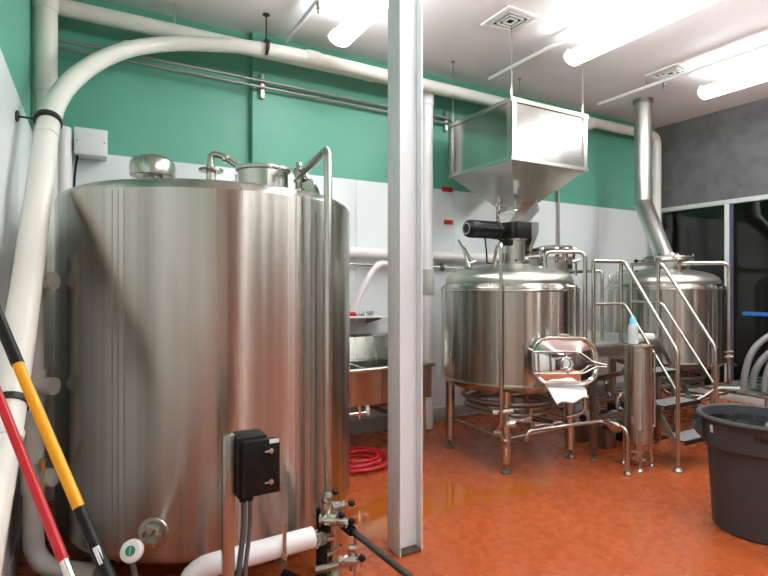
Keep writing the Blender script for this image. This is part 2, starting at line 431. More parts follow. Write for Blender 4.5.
t = thing('plastic_pipe', 'long cream plastic pipe sweeping off the ceiling and down the left wall', 'pipe', full[-1])
b = B(); tube(b, full, .057, 24); part('pipe', b, pvc, t)
def along(c0, c1):
    p, q = W(*c0), W(*c1); return p, (q-p)
for (c0, c1) in (((128, 49, 3.9), (140, 46.7, 4.0)), ((46, 136, 2.76), (45, 148, 2.7)), ((4, 436, 1.81), (2, 445, 1.79))):
    p, d = along(c0, c1); coupling(t, p, d, .0605, .03, pvc)
coupling(t, (1.72, 4.33, 3.52), (1, 0, 0), .062, .12, pvc)
# clamps
def clamp(t, p, d, r, rod_to):
    d = Vector(d).normalized(); b = B(); tube(b, [p-d*.012, p+d*.012], r, 24)
    x, y = frame(d); q = (Vector(rod_to)-p).normalized(); tube(b, [p+q*r*.9, rod_to], .006, 8)
    lathe(b, [(0, 0), (.03, 0), (.03, .008), (0, .008)], rod_to, 12, axis=(p-Vector(rod_to)))
    part('pipe_clamp', b, clamp_m, t)
p, d = along((48, 121, 2.83), (46, 136, 2.76)); clamp(t, p, d, .068, V(XL+.016, p.y+.02, p.z+.01))
p, d = along((20, 414, 1.88), (18, 424, 1.86)); 
p, d = along((9, 404, 1.885), (8, 412, 1.865)); p.x = max(p.x, XL+.075); clamp(t, p, d, .066, V(XL+.016, p.y, p.z))
clamp(t, V(1.30, 4.33, 3.52), (1, 0, 0), .066, V(1.30, 4.33, H-.001))
clamp(t, V(2.6, 4.33, 3.51), (1, 0, 0), .066, V(2.6, 4.33, H-.001))
for s_ in ((172, 43.4, 4.16), (146, 46, 4.05)):
    p = W(*s_); b = B(); dd = (V(0, 0, EYE)-p).normalized()
    x = W(s_[0]+5, s_[1]-.3, s_[2]+.02)-p; x.normalize()
    tube(b, [p+dd*.0565-x*.05, p+dd*.0565+x*.05], .003, 5)
    part('printed_mark', b, red_print, t, 'small red print on the pipe')

# vertical PVC beside the column, at the back wall
t = pipe('plastic_pipe', [(3.04, 4.455, .02), (3.04, 4.455, 3.52)], .056, pvc_clean, 'white vertical plastic pipe on the back wall, just right of the column')
coupling(t, (3.04, 4.455, 1.53), (0, 0, 1), .068, .26, grey_pvc)
coupling(t, (3.04, 4.455, 3.42), (0, 0, 1), .064, .12, pvc_clean)
# horizontal PVC behind the column
t = pipe('plastic_pipe', [(.9, 4.58, 1.83), (5.2, 4.58, 1.80)], .05, pvc_clean, 'white horizontal plastic pipe along the back wall, above the shelf')
coupling(t, (2.2, 4.58, 1.822), (1, 0, 0), .056, .1, pvc_clean)
t = pipe('steel_pipe', [(.9, 4.6, 1.72), (3.6, 4.6, 1.69)], .014, pipe_steel, 'thin steel pipe running under the white horizontal wall pipe')
b = B(); lathe(b, [(0, -.01), (.045, -.01), (.045, .01), (0, .01)], (3.33, 4.6, 1.693), 20, axis=(1, 0, 0)); part('flange', b, dark_steel, t)
# conduits
for dz, lab in ((0, 'upper of the two thin steel conduits across the green wall'), (-.055, 'lower of the two thin steel conduits across the green wall')):
    t = pipe('conduit', [(XL+.02, 4.62, 3.35+dz), (3.95, 4.62, 3.33+dz)], .013, conduit_m, lab, group='steel conduits on the green wall')
b = B(); box(b, (1.50, 4.633, 3.2), (1.54, YB, 3.42), .003); box(b, (3.38, 4.633, 3.2), (3.42, YB, 3.42), .003)
b.free()
for x, lab in ((1.34, 'strut bracket holding the conduits left of the column'), (3.40, 'strut bracket holding the conduits right of the column')):
    b = B(); box(b, (x, 4.637, 3.20), (x+.035, YB, 3.42), .003); single('strut_bracket', b, galv, lab, 'bracket', 'conduit strut brackets')
t = pipe('conduit', [(5.17, 4.64, .9), (5.17, 4.64, 2.85)], .016, dark_steel, 'thin dark conduit running down the white wall right of the mill')
# junction box upper left
p = W(91, 142, 3.98)
t = thing('junction_box', 'white square electrical box high on the wall above the big tank', 'electrical box', (p.x, p.y, p.z-.1))
b = B(); box(b, (p.x-.11, p.y, p.z-.1), (p.x+.11, YB+.078, p.z+.1), .006); part('enclosure', b, white_m, t)
b = B(); box(b, (p.x-.112, p.y-.012, p.z-.102), (p.x+.112, p.y, p.z+.102), .006); part('cover', b, white_m, t)
b = B()
for sx in (-.09, .09): lathe(b, [(0, 0), (.006, 0), (.006, .004), (0, .004)], (p.x+sx, p.y-.012, p.z), 8, axis=(0, -1, 0))
part('screws', b, dark_steel, t)
b = B(); tube(b, [(p.x-.09, p.y+.06, p.z-.1), (p.x-.11, p.y+.06, p.z-.25), (p.x-.12, p.y+.1, p.z-.7), (p.x-.12, p.y+.1, p.z-1.2)], .008, 8, .1); part('cable', b, rubber, t)

# grey pipe left of the tank
t = thing('grey_pipe', 'dusty grey plastic pipe with tees between the left wall and big tank', 'pipe', (-.25, 3.3, 0))
b = B(); tube(b, [(-.245, 3.1, 1.6), (-.245, 3.1, .10), (.03, 2.93, .075)], .046, 18, .14); part('pipe', b, grey_pvc, t)
for h in (1.52, 1.0, .55):
    b = B(); tube(b, [(-.245, 3.1, h-.075), (-.245, 3.1, h+.075)], .054, 18); tube(b, [(-.245, 3.1, h), (-.165, 3.04, h)], .036, 16); tube(b, [(-.185, 3.055, h), (-.155, 3.033, h)], .044, 16)
    part('tee', b, grey_pvc, t)
b = B(); lathe(b, [(.054, 0), (.054, .04), (.04, .05), (0, .05)], (-.245, 3.1, 1.6), 18); part('cap', b, grey_pvc, t)
b = B(); tube(b, [(-.2, 3.02, .63), (-.2, 3.02, .5)], .008, 8); lathe(b, [(0, 0), (.018, 0), (.018, .03), (0, .03)], (-.2, 3.02, .62), 12); part('drain_cock', b, brass, t)

# ---------------------------------------------------------------- column
X0, Y0, X1, Y1 = 1.479, 2.437, 1.63, 2.572
t = thing('steel_column', 'white painted steel H column standing in the middle of the room', 'column', ((X0+X1)/2, (Y0+Y1)/2, 0))
b = B(); box(b, (X0, Y0, .0), (X0+.009, Y1, H), .002); part('flange', b, col_m, t)
b = B(); box(b, (X1-.009, Y0, .0), (X1, Y1, H), .002); part('flange', b, col_m, t)
b = B(); ym = Y0+.052; box(b, (X0+.009, ym, .02), (X1-.009, ym+.008, H)); part('web', b, col_m, t)
b = B(); box(b, (X0+.001, Y0+.001, 0), (X1-.001, Y1-.001, .016), .002); part('base_plate', b, rust, t, 'rusty base plate')

# ---------------------------------------------------------------- big tank
TC = V(.68, 3.37, 0); TR = .85
t = thing('brewing_tank', 'huge brushed steel tank filling the left of the room', 'tank', (TC.x, TC.y, 0))
b = B()
lathe(b, [(0, .17), (.76, .172), (.82, .185), (.842, .205), (TR, .23), (TR, 1.958), (TR-.004, 1.964), (.843, 1.972), (.825, 1.99), (.80, 2.003), (.78, 2.003), (.77, 2.0)], TC, 128)
part('shell', b, tank_steel, t)
b = B(); lathe(b, [(.80, 2.0), (.78, 2.012), (.6, 2.045), (.3, 2.075), (0, 2.085)], TC, 96); part('top', b, steel, t)
# weld seams
def seam(px, nm='seam'):
    a = math.atan((px-384)/F)+YAW; d = V(math.sin(a), math.cos(a)); c = V(TC.x, TC.y); k = d.dot(c); disc = TR*TR-(c.length_squared-k*k)
    s = k-math.sqrt(disc); p = d*s; n = (p-c).normalized(); p = c+n*(TR-.001)
    b = B(); tube(b, [(p.x, p.y, .25), (p.x, p.y, 1.95)], .003, 6); part('weld_seam', b, dark_steel, t)
    return p, n
seam(112); seam(118); seam(124); seam(296)
for a in (20, 110, 200, 290):
    q = TC+V(math.cos(R(a)), math.sin(R(a)), 0)*.66
    b = B(); tube(b, [q+V(0, 0, .03), q+V(0, 0, .18)], .035, 14); lathe(b, [(0, 0), (.05, 0), (.05, .02), (.02, .035), (0, .035)], q, 16); part('leg', b, steel, t)
# relief cap
p = V(.346, 3.60, 0)
b = B(); lathe(b, [(.06, 2.04), (.06, 2.19), (.125, 2.185), (.134, 2.19), (.136, 2.20), (.136, 2.25), (.131, 2.275), (.115, 2.298), (.08, 2.314), (.03, 2.322), (.025, 2.33), (0, 2.33)], p, 40); part('vent_cap', b, steel, t, 'shiny round vent cap')
# flanged outlet with elbow
q = W(211, 170, 3.35)
b = B(); lathe(b, [(.03, 2.04), (.03, q.z-.012), (.075, q.z-.012), (.08, q.z-.004), (.075, q.z+.006), (.03, q.z+.01), (.03, q.z+.03)], (q.x, q.y, 0), 28); part('flange', b, pipe_steel, t)
e = [V(q.x, q.y, q.z), W(211, 154, 3.35), W(221, 155, 3.36), W(243, 169, 3.34), W(243, 182, 3.34)]
b = B(); tube(b, e, .022, 14, .05); part('outlet_elbow', b, pipe_steel, t)
b = B(); 
for f in (.25, .85):
    pp_ = e[2].lerp(e[3], f); dd = (e[3]-e[2]).normalized(); tube(b, [pp_-dd*.01, pp_+dd*.01], .032, 14)
part('tri_clamp', b, bright_steel, t)
b = B(); qq = W(236, 180, 3.1); tube(b, [V(qq.x, qq.y, 2.03), V(qq.x, qq.y, 2.03+.13)], .008, 8); part('guide_rod', b, bright_steel, t)
# manway
mc = V(.895, 3.04, 0)
b = B(); lathe(b, [(.145, 2.03), (.145, 2.165), (.158, 2.17), (.160, 2.18), (.157, 2.19), (.13, 2.185)], mc, 48); part('manway_neck', b, steel, t)
b = B(); lathe(b, [(.130, 2.184), (.1, 2.196), (.05, 2.202), (0, 2.204)], mc, 48); lid0 = part('manway_cover', b, steel, t)
# swung lid, resting tilted
lc = W(306, 184, 3.22); ax = V(.75, -.1, .65)
b = B(); lathe(b, [(.115, -.004), (.122, 0), (.118, .012), (.07, .028), (0, .034)], lc, 40, axis=ax); lathe(b, [(0, .002), (.115, -.004)], lc, 40, axis=ax); lid = part('swung_lid', b, bright_steel, t)
b = B(); tube(b, [lc+V(-.02, -.02, .03), lc+V(-.05, 0, .09), lc+V(-.14, .02, .07)], .008, 8, .02)
tube(b, [lc+V(-.1, -.05, .04), lc+V(-.07, -.07, .09)], .010, 8); lathe(b, [(0, 0), (.02, 0), (.02, .02), (0, .02)], lc+V(-.07, -.07, .09), 10); part('lid_hinge', b, pipe_steel, t)
# wash pipe
v = W(328, 150, 2.72)
e = [V(1.12, 3.05, 2.02), V(1.12, 3.05, 2.17), V(v.x, v.y, 2.215), V(v.x, v.y, .12)]
b = B(); tube(b, e, .022, 16, .05); part('wash_pipe', b, pipe_steel, t)
b = B(); tube(b, [V(1.12, 3.05, 2.05), V(1.12, 3.05, 2.09)], .036, 16); tube(b, [V(1.12, 3.05, 2.13), V(1.12, 3.05, 2.15)], .034, 16); part('tri_clamp', b, bright_steel, t)
VX, VY = v.x, v.y
b = B(); tube(b, [(VX, VY, .02), (VX, VY, .12)], .03, 14); lathe(b, [(0, 0), (.06, 0), (.06, .01), (0, .01)], (VX, VY, 0), 16); part('pipe_foot', b, steel, t)
# second, thinner pipe behind
b = B(); tube(b, [(VX+.03, VY+.08, 1.9), (VX+.03, VY+.08, .3)], .006, 8); part('sample_line', b, pipe_steel, t)
# sampling port + thermometer
a = math.atan((153-384)/F)+YAW; d = V(math.sin(a), math.cos(a)); c2 = V(TC.x, TC.y); k = d.dot(c2); s = k-math.sqrt(TR*TR-(c2.length_squared-k*k))
pp2 = d*s; n2 = (pp2-c2).normalized(); port = V(pp2.x, pp2.y, .345); N = V(n2.x, n2.y, 0)
b = B(); lathe(b, [(.075, -.004), (.07, .003), (.055, .004), (.047, .005), (.047, .022), (.053, .024), (.053, .03), (.036, .032), (.036, .008), (0, .008)], port, 32, axis=N); part('inspection_port', b, pipe_steel, t)
b = B()
for k_ in range(4):
    x, y = frame(N); aa = k_*math.pi/2+.5; o_ = port+(x*math.cos(aa)+y*math.sin(aa))*.042+N*.032; lathe(b, [(0, 0), (.011, 0), (.011, .012), (0, .012)], o_, 8, axis=N)
part('port_bolts', b, bright_steel, t)
# leaking pipe stub right front (steel ladder strip near the pvc)
g_ = W(132, 551, 2.05)
tg = thing('thermometer', 'white round dial thermometer with a green face at the foot of the big tank', 'thermometer', g_)
b = B(); tube(b, [port+N*.012, g_+(port-g_)*.25], .008, 10); part('stem', b, pipe_steel, tg)
axg = (V(0, 0, EYE)-g_).normalized(); axg = (axg+V(-.35, 0, .1)).normalized()
b = B(); lathe(b, [(0, -.022), (.03, -.022), (.042, -.012), (.044, .0), (.042, .012), (.034, .018), (0, .019)], g_, 32, axis=axg); part('dial_case', b, white_m, tg)
b = B(); lathe(b, [(0, .0195), (.019, .0195), (.019, .0215), (0, .022)], g_, 24, axis=axg); part('dial_face', b, green_face, tg)
b = B(); x, y = frame(axg); tube(b, [g_+axg*.0225-y*.014, g_+axg*.0225+y*.014], .0012, 5); part('needle', b, white_m, tg)
b = B(); tube(b, [g_-V(0, 0, .04), g_+V(.012, 0, -.10), V(g_.x+.03, g_.y+.02, .012), V(g_.x+.10, g_.y+.05, .012)], .011, 10, .08); part('cable', b, cable_m, tg)

# control box on its strut
st = W(228, 434, 2.02)
t = thing('control_box', 'black electrical box on a steel strut in front of the big tank', 'electrical box', (st.x, st.y, 0))
b = B(); box(b, (st.x-.022, st.y-.02, .008), (st.x+.022, st.y+.02, st.z), .003); part('strut', b, steel, t)
b = B(); box(b, (st.x-.06, st.y-.06, 0), (st.x+.06, st.y+.06, .008), .002); part('foot_plate', b, steel, t)
bx0 = st.x+.024; bz1 = EYE-(436-285)/F*2.02; bz0 = bz1-.235
b = B(); box(b, (bx0, st.y-.055, bz0), (bx0+.115, st.y+.06, bz1), .006); part('enclosure', b, black_matte, t)
b = B(); box(b, (bx0+.014, st.y-.085, bz0+.012), (bx0+.158, st.y-.056, bz1-.01), .005); dr = part('door', b, black_matte, t)
for hh in (bz0+.06, bz1-.055):
    b = B(); tube(b, [(bx0+.095, st.y-.092, hh), (bx0+.125, st.y-.098, hh+.004)], .0045, 8); lathe(b, [(0, 0), (.01, 0), (.01, .006), (0, .006)], (bx0+.12, st.y-.087, hh), 12, axis=(0, -1, 0)); part('latch', b, chrome, dr)
b = B(); box(b, (bx0+.115, st.y-.083, bz1-.028), (bx0+.153, st.y-.0865, bz1-.012)); part('label_plate', b, label_white, dr)
for k_, (dx, rr_) in enumerate(((.035, .011), (.06, .009))):
    b = B(); tube(b, [(bx0+dx, st.y, bz0), (bx0+dx+.005, st.y, bz0-.12), (bx0+dx-.03, st.y-.01, .3), (bx0+dx+.06+.05*k_, st.y-.06, .05), (bx0+dx+.12, st.y-.35, .012)], rr_, 10, .1); part('cable', b, cable_m, t)
    b = B(); lathe(b, [(0, -.03), (.016, -.03), (.016, 0), (0, 0)], (bx0+dx, st.y, bz0), 12); part('cable_gland', b, black, t)

# white low pipe
y_ = 2.25
t = thing('plastic_pipe', 'short thick white plastic pipe lying low in front of the big tank', 'pipe', (.37, y_, 0))
b = B(); tube(b, [(.345, y_, .02), (.345, y_, .325), (.895, y_, .335)], .047, 24, .10); part('pipe', b, pvc_clean, t)
b = B(); tube(b, [(.345, y_, .0), (.345, y_, .06)], .056, 24); part('floor_collar', b, pvc_clean, t)
# hose-down paddle on the pipe
q = W(293, 525, 2.18)
b = B(); box(b, (q.x-.008, y_-.056, .30), (q.x+.010, y_-.050, .455), .003); lathe(b, [(0, 0), (.011, 0), (.011, .012), (0, .012)], (q.x, y_-.050, .31), 12, axis=(0, -1, 0))
single('metal_tag', b, pipe_steel, 'small grey metal tag strapped against the low white pipe', 'tag')
# gutter / channel under the white pipe
b = B(); q = W(303, 548, 2.6); tube(b, [(.86, 2.55, .03), (.93, 2.36, .03), (.93, 2.1, .03)], .024, 12, .05)
single('rubber_hose', b, rubber, 'short black hose on the floor under the low white pipe', 'hose')

# ---------------------------------------------------------------- valve manifold at wash pipe
t = thing('valve_manifold', 'steel valve manifold with black ball knobs at the foot of the wash pipe', 'valves', (VX+.04, VY-.05, 0))
mx_, my_ = VX-.005, VY-.075
b = B(); tube(b, [(mx_, my_, .03), (mx_, my_, .36)], .02, 14); part('riser', b, pipe_steel, t)
b = B(); lathe(b, [(0, 0), (.045, 0), (.045, .03), (0, .03)], (mx_, my_, 0), 14); part('foot', b, steel, t)
def ball_valve(parent, p, d, hd, L=.10, r=.024, hl=.07):
    p, d, hd = Vector(p), Vector(d).normalized(), Vector(hd)
    b = B()
    tube(b, [p-d*L/2, p-d*L*.3, p-d*L*.29, p-d*L*.15, p, p+d*L*.15, p+d*L*.29, p+d*L*.3, p+d*L/2], [r*.8, r*.8, r*1.3, r*1.2, r*1.35, r*1.2, r*1.3, r*.8, r*.8], 14)
    for s_ in (-1, 1): tube(b, [p+d*s_*L*.5-d*.006, p+d*s_*L*.5+d*.006], r*1.45, 14)
    v_ = part('valve', b, pipe_steel, parent)
    b = B(); e_ = p+hd.normalized()*hl; tube(b, [p+hd.normalized()*r, e_], .0045, 8); part('lever', b, pipe_steel, v_)
    b = B(); lathe(b, [(.0001, -.018), (.012, -.014), (.018, 0), (.012, .014), (.0001, .018)], e_, 16, axis=hd); part('ball_knob', b, black, v_, 'black ball knob')
def at(px, py, z): return W(px, py, z)
ball_valve(t, at(327, 507, 2.6), (0, 0, 1), at(337, 488, 2.55)-at(327, 507, 2.6), .11, .025, .11)
ball_valve(t, at(336, 506, 2.62), (.87, -.49, .1), at(353, 503, 2.6)-at(336, 506, 2.62), .08, .018, .085)
ball_valve(t, at(331, 520, 2.55), (.87, -.49, .0), at(346, 513, 2.5)-at(331, 520, 2.55), .10, .022, .075)
ball_valve(t, at(340, 522, 2.6), (.87, -.49, -.2), at(356, 521, 2.58)-at(340, 522, 2.6), .07, .018, .06)
ball_valve(t, at(351, 560, 2.5), (.87, -.49, .0), at(364, 558, 2.45)-at(351, 560, 2.5), .10, .022, .075)
b = B(); tube(b, [at(316, 570, 2.5), at(330, 567, 2.5), at(358, 559, 2.5)], .018, 12); tube(b, [at(352, 570, 2.5), at(351, 548, 2.5)], .014, 12); tube(b, [at(349, 548, 2.5), at(356, 548, 2.5)], .014, 10)
tube(b, [at(328, 555, 2.5), at(337, 550, 2.5), at(341, 545, 2.5)], .009, 10, .02); part('lower_branch', b, pipe_steel, t)
b = B(); tube(b, [at(314, 540, 2.42), at(331, 537, 2.55)], .019, 12)
for f in (.15, .45): 
    p0, p1 = at(314, 540, 2.42), at(331, 537, 2.55); dd = (p1-p0).normalized(); c_ = p0.lerp(p1, f); tube(b, [c_-dd*.006, c_+dd*.006], .030, 14)
for q in ((315, 533, 2.42), (319, 545, 2.45)): 
    c_ = at(*q); tube(b, [c_-V(.01, 0, .014), c_+V(.01, 0, .014)], .006, 8)
part('upper_branch', b, pipe_steel, t)
b = B(); box(b, (mx_-.075, my_+.0, 0), (mx_-.03, my_+.05, .36), .006); part('black_post', b, black_matte, t, 'black post behind the valves')
# long pipe toward the viewer
p0, p1 = at(347, 527, 2.62), at(410, 577, 2.18); p2 = p0+(p1-p0)*2.2
t = thing('transfer_pipe', 'dark steel transfer pipe running from the valves toward the viewer', 'pipe', p0)
b = B(); tube(b, [p0, p2], .0155, 14); part('pipe', b, mat('dark_pipe', (.16, .16, .15), .3, 1), t)
b = B(); dd = (p1-p0).normalized(); tube(b, [p0-dd*.03, p0+dd*.05], .026, 14); part('rubber_cuff', b, rubber, t); b = B(); q = p0.lerp(p1, .35)-V(0, 0, .01)
b.free()
# legs for it
for f in (.15, 1.9):
    c_ = p0+(p1-p0)*f; b = B(); tube(b, [V(c_.x, c_.y, 0), V(c_.x, c_.y, c_.z-.014)], .008, 8); lathe(b, [(0, 0), (.03, 0), (.03, .006), (0, .006)], (c_.x, c_.y, 0), 12); part('support', b, steel, t)

# ---------------------------------------------------------------- poles
def pole(name, label, p0, p1, top_ext, segs, r):
    d = p1-p0; hz = -p1.z/d.z; foot = p1+d*hz; top = p0-d*top_ext
    t = thing(name, label, 'pole', foot); L = (foot-top).length; u = (foot-top).normalized()
    return t, top, foot, u
p0, p1 = W(0, 322, 1.6), W(108, 576, 1.36)
t, top, foot, u = pole('broom_pole', 'yellow pole with black grips leaning against the left wall', p0, p1, .12, None, .017)
pts = [(top, W(17, 365, 1.565), black, 'upper_grip', 'black rubber upper grip'), (W(17, 365, 1.565), W(79, 500, 1.43), yellow, 'shaft', None), (W(79, 500, 1.43), foot, black, 'lower_grip', 'black lower grip')]
def online(px):   # project pixel column onto pole line
    best = None
    for k in range(2001):
        p = top.lerp(foot, k/2000); z = p.x*math.sin(YAW)+p.y*math.cos(YAW); x = p.x*math.cos(YAW)-p.y*math.sin(YAW)
        e = abs(384+F*x/z-px) if z > .1 else 1e9
        if best is None or e < best[0]: best = (e, p)
    return best[1]
a1, a2 = online(18), online(79)
b = B(); tube(b, [top, a1], .0175, 16); part('upper_grip', b, black, t, 'black upper grip')
b = B(); tube(b, [a1, a2], .0155, 16); part('shaft', b, yellow, t, 'yellow fibreglass shaft')
b = B(); tube(b, [a2, foot+V(0, 0, .012)], .0165, 16); part('lower_grip', b, black, t, 'black lower grip')
c0, c1 = online(96), online(103); vd = (V(0, 0, EYE)-c0).normalized(); vd = (vd-u*vd.dot(u)).normalized()
side = u.cross(vd).normalized()
b = B(); P = []
for k in range(7):
    a = R(-28+56*k/6); P.append(vd*math.cos(a)+side*math.sin(a))
rows = [[b.verts.new(c+q*.0172) for q in P] for c in (c0, c1)]
for k in range(6): b.faces.new((rows[0][k], rows[0][k+1], rows[1][k+1], rows[1][k]))
r2 = [[b.verts.new(c+q*.0166) for q in P] for c in (c0, c1)]
for k in range(6): b.faces.new((r2[0][k], r2[1][k], r2[1][k+1], r2[0][k+1]))
part('sticker', b, label_white, t, 'white sticker')
p0, p1 = W(0, 400, 1.45), W(66, 566, 1.27)
t, top, foot, u = pole('mop_pole', 'red pole leaning against the left wall, left of the yellow one', p0, p1, .22, None, .012)
a1, a2 = online(64), online(72)
b = B(); tube(b, [top, a1], .0125, 16); part('shaft', b, red, t)
b = B(); tube(b, [a1, a2], .0115, 14); part('ferrule', b, bright_steel, t, 'bare metal ferrule')
b = B(); tube(b, [a2, foot+V(0, 0, .01)], .0125, 16); part('lower_shaft', b, red, t)

# ---------------------------------------------------------------- sink, shelf, hose
SX0, SX1, SY0, SY1 = 1.49, 2.70, 3.83, 4.44
t = thing('utility_sink', 'stainless steel wash sink on legs against the back wall', 'sink', ((SX0+SX1)/2, SY0+.3, 0))
b = B()
zr = .80; zb = .49
for (xa, xb) in ((SX0+.02, SX1-.02),):
    # open-topped bowl with thickness
    o_ = [(xa, SY0+.035), (xb, SY0+.035), (xb, SY1-.03), (xa, SY1-.03)]
    for (h0, h1) in ((zr, zb),):
        top_ = [b.verts.new((x, y, zr-.004)) for x, y in o_]; bot = [b.verts.new((x, y, zb)) for x, y in o_]
        ti = [b.verts.new((x+(.006 if i in (0, 3) else -.006), y+(.006 if i < 2 else -.006), zr-.004)) for i, (x, y) in enumerate(o_)]
        bi = [b.verts.new((x+(.02 if i in (0, 3) else -.02), y+(.02 if i < 2 else -.02), zb+.008)) for i, (x, y) in enumerate(o_)]
        for k in range(4):
            k2 = (k+1) % 4
            b.faces.new((top_[k], top_[k2], bot[k2], bot[k])); b.faces.new((ti[k2], ti[k], bi[k], bi[k2])); b.faces.new((top_[k2], top_[k], ti[k], ti[k2]))
        b.faces.new(bot); b.faces.new(bi[::-1])
part('bowls', b, steel, t)
b = B()
tube(b, [(SX0, SY0+.02, zr-.012), (SX1, SY0+.02, zr-.012)], .020, 12); tube(b, [(SX1-.01, SY0+.02, zr-.012), (SX1-.01, SY1, zr-.012)], .018, 12); tube(b, [(SX0+.01, SY0+.02, zr-.012), (SX0+.01, SY1, zr-.012)], .018, 12)
box(b, (2.03, SY0+.04, zb+.01), (2.05, SY1-.03, zr-.012)); part('rim', b, pipe_steel, t)
b = B(); prism(b, [(SX0, SY1-.04, zr-.02), (SX0, SY1, zr-.02), (SX0, SY1+.06, 1.0), (SX0, SY1+.12, 1.0), (SX0, SY1+.12, .98), (SX0, SY1+.02, .98)][:3]+[(SX0, SY1+.10, 1.02), (SX0, SY1+.10, 1.0), (SX0, SY1+.04, 1.0)], (SX1-SX0, 0, 0))
part('splashback', b, steel, t)
b = B(); box(b, (SX0+.06, SY0+.036, zr-.28), (SX1-.06, SY0+.038, zr-.279)); b.free()
for (x, y) in ((SX0+.08, SY0+.08), (SX1-.075, SY0+.08), (SX0+.08, SY1-.06), (SX1-.10, SY1-.06)):
    b = B(); tube(b, [(x, y, .0), (x, y, .03), (x, y, .031), (x, y, zb)], [.012, .012, .018, .018], 12); part('leg', b, pipe_steel, t)
b = B(); f0 = V(1.93, SY1+.03, .93)
tube(b, [f0, f0+V(0, -.04, 0), f0+V(0, -.04, .05), f0+V(.02, -.22, .07), f0+V(.02, -.24, .02)], .010, 10, .03); tube(b, [f0+V(-.08, -.035, 0), f0+V(.08, -.035, 0)], .014, 10)
for s_ in (-.08, .08): tube(b, [f0+V(s_, -.035, 0), f0+V(s_, -.035, .04), f0+V(s_*1.5, -.07, .045)], .008, 8)
part('tap', b, chrome, t)
b = B(); tube(b, [(2.1, 4.1, zb), (2.1, 4.1, .42), (2.45, 4.2, .40), (2.45, 4.2, .30), (2.45, 4.64, .28)], .02, 12, .04); tube(b, [(2.28, 4.1, zb), (2.28, 4.1, .44)], .022, 12); part('drain_pipe', b, dark_steel, t)
b = B(); tube(b, [(1.74, SY0+.06, .43), (2.03, SY0+.06, .42)], .016, 12); tube(b, [(1.96, SY0+.06, .38), (1.96, SY0+.06, .49)], .018, 12); tube(b, [(1.80, SY0+.06, .42), (1.80, SY0+.06, .47)], .012, 12); part('drain_valve', b, chrome, t)
b = B(); box(b, (2.02, SY0+.045, .40), (2.055, SY0+.075, .49), .008); part('valve_handle', b, white_m, t, 'white plastic valve handle')
# shelf
t = thing('wall_shelf', 'white wall shelf above the steel sink', 'shelf', (1.8, YB-.1, 1.2))
b = B(); box(b, (1.43, 4.36, 1.185), (2.52, YB-.013, 1.205), .003); part('board', b, white_m, t)
for x in (1.55, 2.43):
    b = B(); prism(b, [(x, YB-.013, 1.185), (x, 4.38, 1.185), (x, 4.38, 1.17), (x, YB-.013, 1.11)], (.018, 0, 0)); part('bracket', b, dark_steel, t)
b = B(); z0 = 1.206; box(b, (1.97, 4.42, z0), (2.02, 4.48, z0+.045), .006); single('small_box', b, mat('blue_carton', (.06, .10, .2), .5), 'tiny dark blue box at the left of the wall shelf', 'box')
b = B(); lathe(b, [(0, 0), (.06, 0), (.06, .02), (.045, .035), (0, .04)], (2.15, 4.45, z0), 20); single('scrub_pad', b, red_tape, 'small round red pad on the wall shelf', 'scrub pad')
for (x, s_, lab) in ((2.27, .035, 'small grey fitting on the shelf, next to the red pad'), (2.36, .045, 'small grey fitting at the right end of the shelf')):
    b = B(); tube(b, [(x-.03, 4.45, z0+s_/2), (x+.03, 4.45, z0+s_/2)], s_/2, 12); tube(b, [(x, 4.45, z0+s_/2), (x, 4.41, z0+s_/2)], s_/2*.8, 12); single('pipe_fitting', b, galv, lab, 'pipe fitting', 'grey fittings on the shelf')
# pale plastic funnel-like hose hanging above the shelf
hp = [V(2.62, 4.5, 1.70), V(2.48, 4.47, 1.72), V(2.36, 4.46, 1.60), V(2.26, 4.46, 1.42), V(2.20, 4.5, 1.25)]
b = B(); tube(b, smooth(hp, 2), .032, 14); single('drain_hose', b, pvc_clean, 'pale flexible hose drooping above the wall shelf', 'hose')
# red hose
t = thing('red_hose', 'coiled red rubber hose on the floor below the sink', 'hose', (1.93, 3.9, 0))
hp = []; cx, cy = 1.94, 3.90; n = 150
for k in range(n+1):
    f = k/n; a = f*2*math.pi*4.3; rr = .12+.17*abs(math.sin(f*math.pi*1.15+.2)); hp.append(V(cx+rr*math.cos(a), cy+rr*math.sin(a)*.95, .016+.055*f+.004*math.sin(a*3)))
b = B(); tube(b, hp, .0145, 10); part('hose', b, red_hose_m, t)
b = B(); e = hp[0]; tube(b, [e, e+V(.03, -.05, .01)], .013, 10); e2 = hp[-1]; tube(b, [e2, e2-V(.03, .05, .01)], .013, 10); part('coupling', b, brass, t)

# ---------------------------------------------------------------- hopper
hx0, hy0, hx1, hy1 = 3.225, 3.42, 4.195, 4.325; hz0, hz1 = 2.615, 3.14
ox, oy, oz = (hx0+hx1)/2-.02, (hy0+hy1)/2, 2.27
t = thing('grain_hopper', 'large square steel grain hopper hanging from the ceiling', 'hopper', (ox, oy, oz))
b = B()
T = [(hx0, hy0), (hx1, hy0), (hx1, hy1), (hx0, hy1)]; th = .006
outer = [b.verts.new((x, y, hz1)) for x, y in T]; mid = [b.verts.new((x, y, hz0)) for x, y in T]
for k in range(4): b.faces.new((outer[k], mid[k], mid[(k+1) % 4], outer[(k+1) % 4]))
ti = [b.verts.new((x+(th if i in (0, 3) else -th), y+(th if i < 2 else -th), hz1)) for i, (x, y) in enumerate(T)]
mi = [b.verts.new((x+(th if i in (0, 3) else -th), y+(th if i < 2 else -th), hz0)) for i, (x, y) in enumerate(T)]
for k in range(4): b.faces.new((ti[k], ti[(k+1) % 4], mi[(k+1) % 4], mi[k])); b.faces.new((outer[k], outer[(k+1) % 4], ti[(k+1) % 4], ti[k]))
part('bin', b, hopper_steel, t)
b = B(); ow = .115
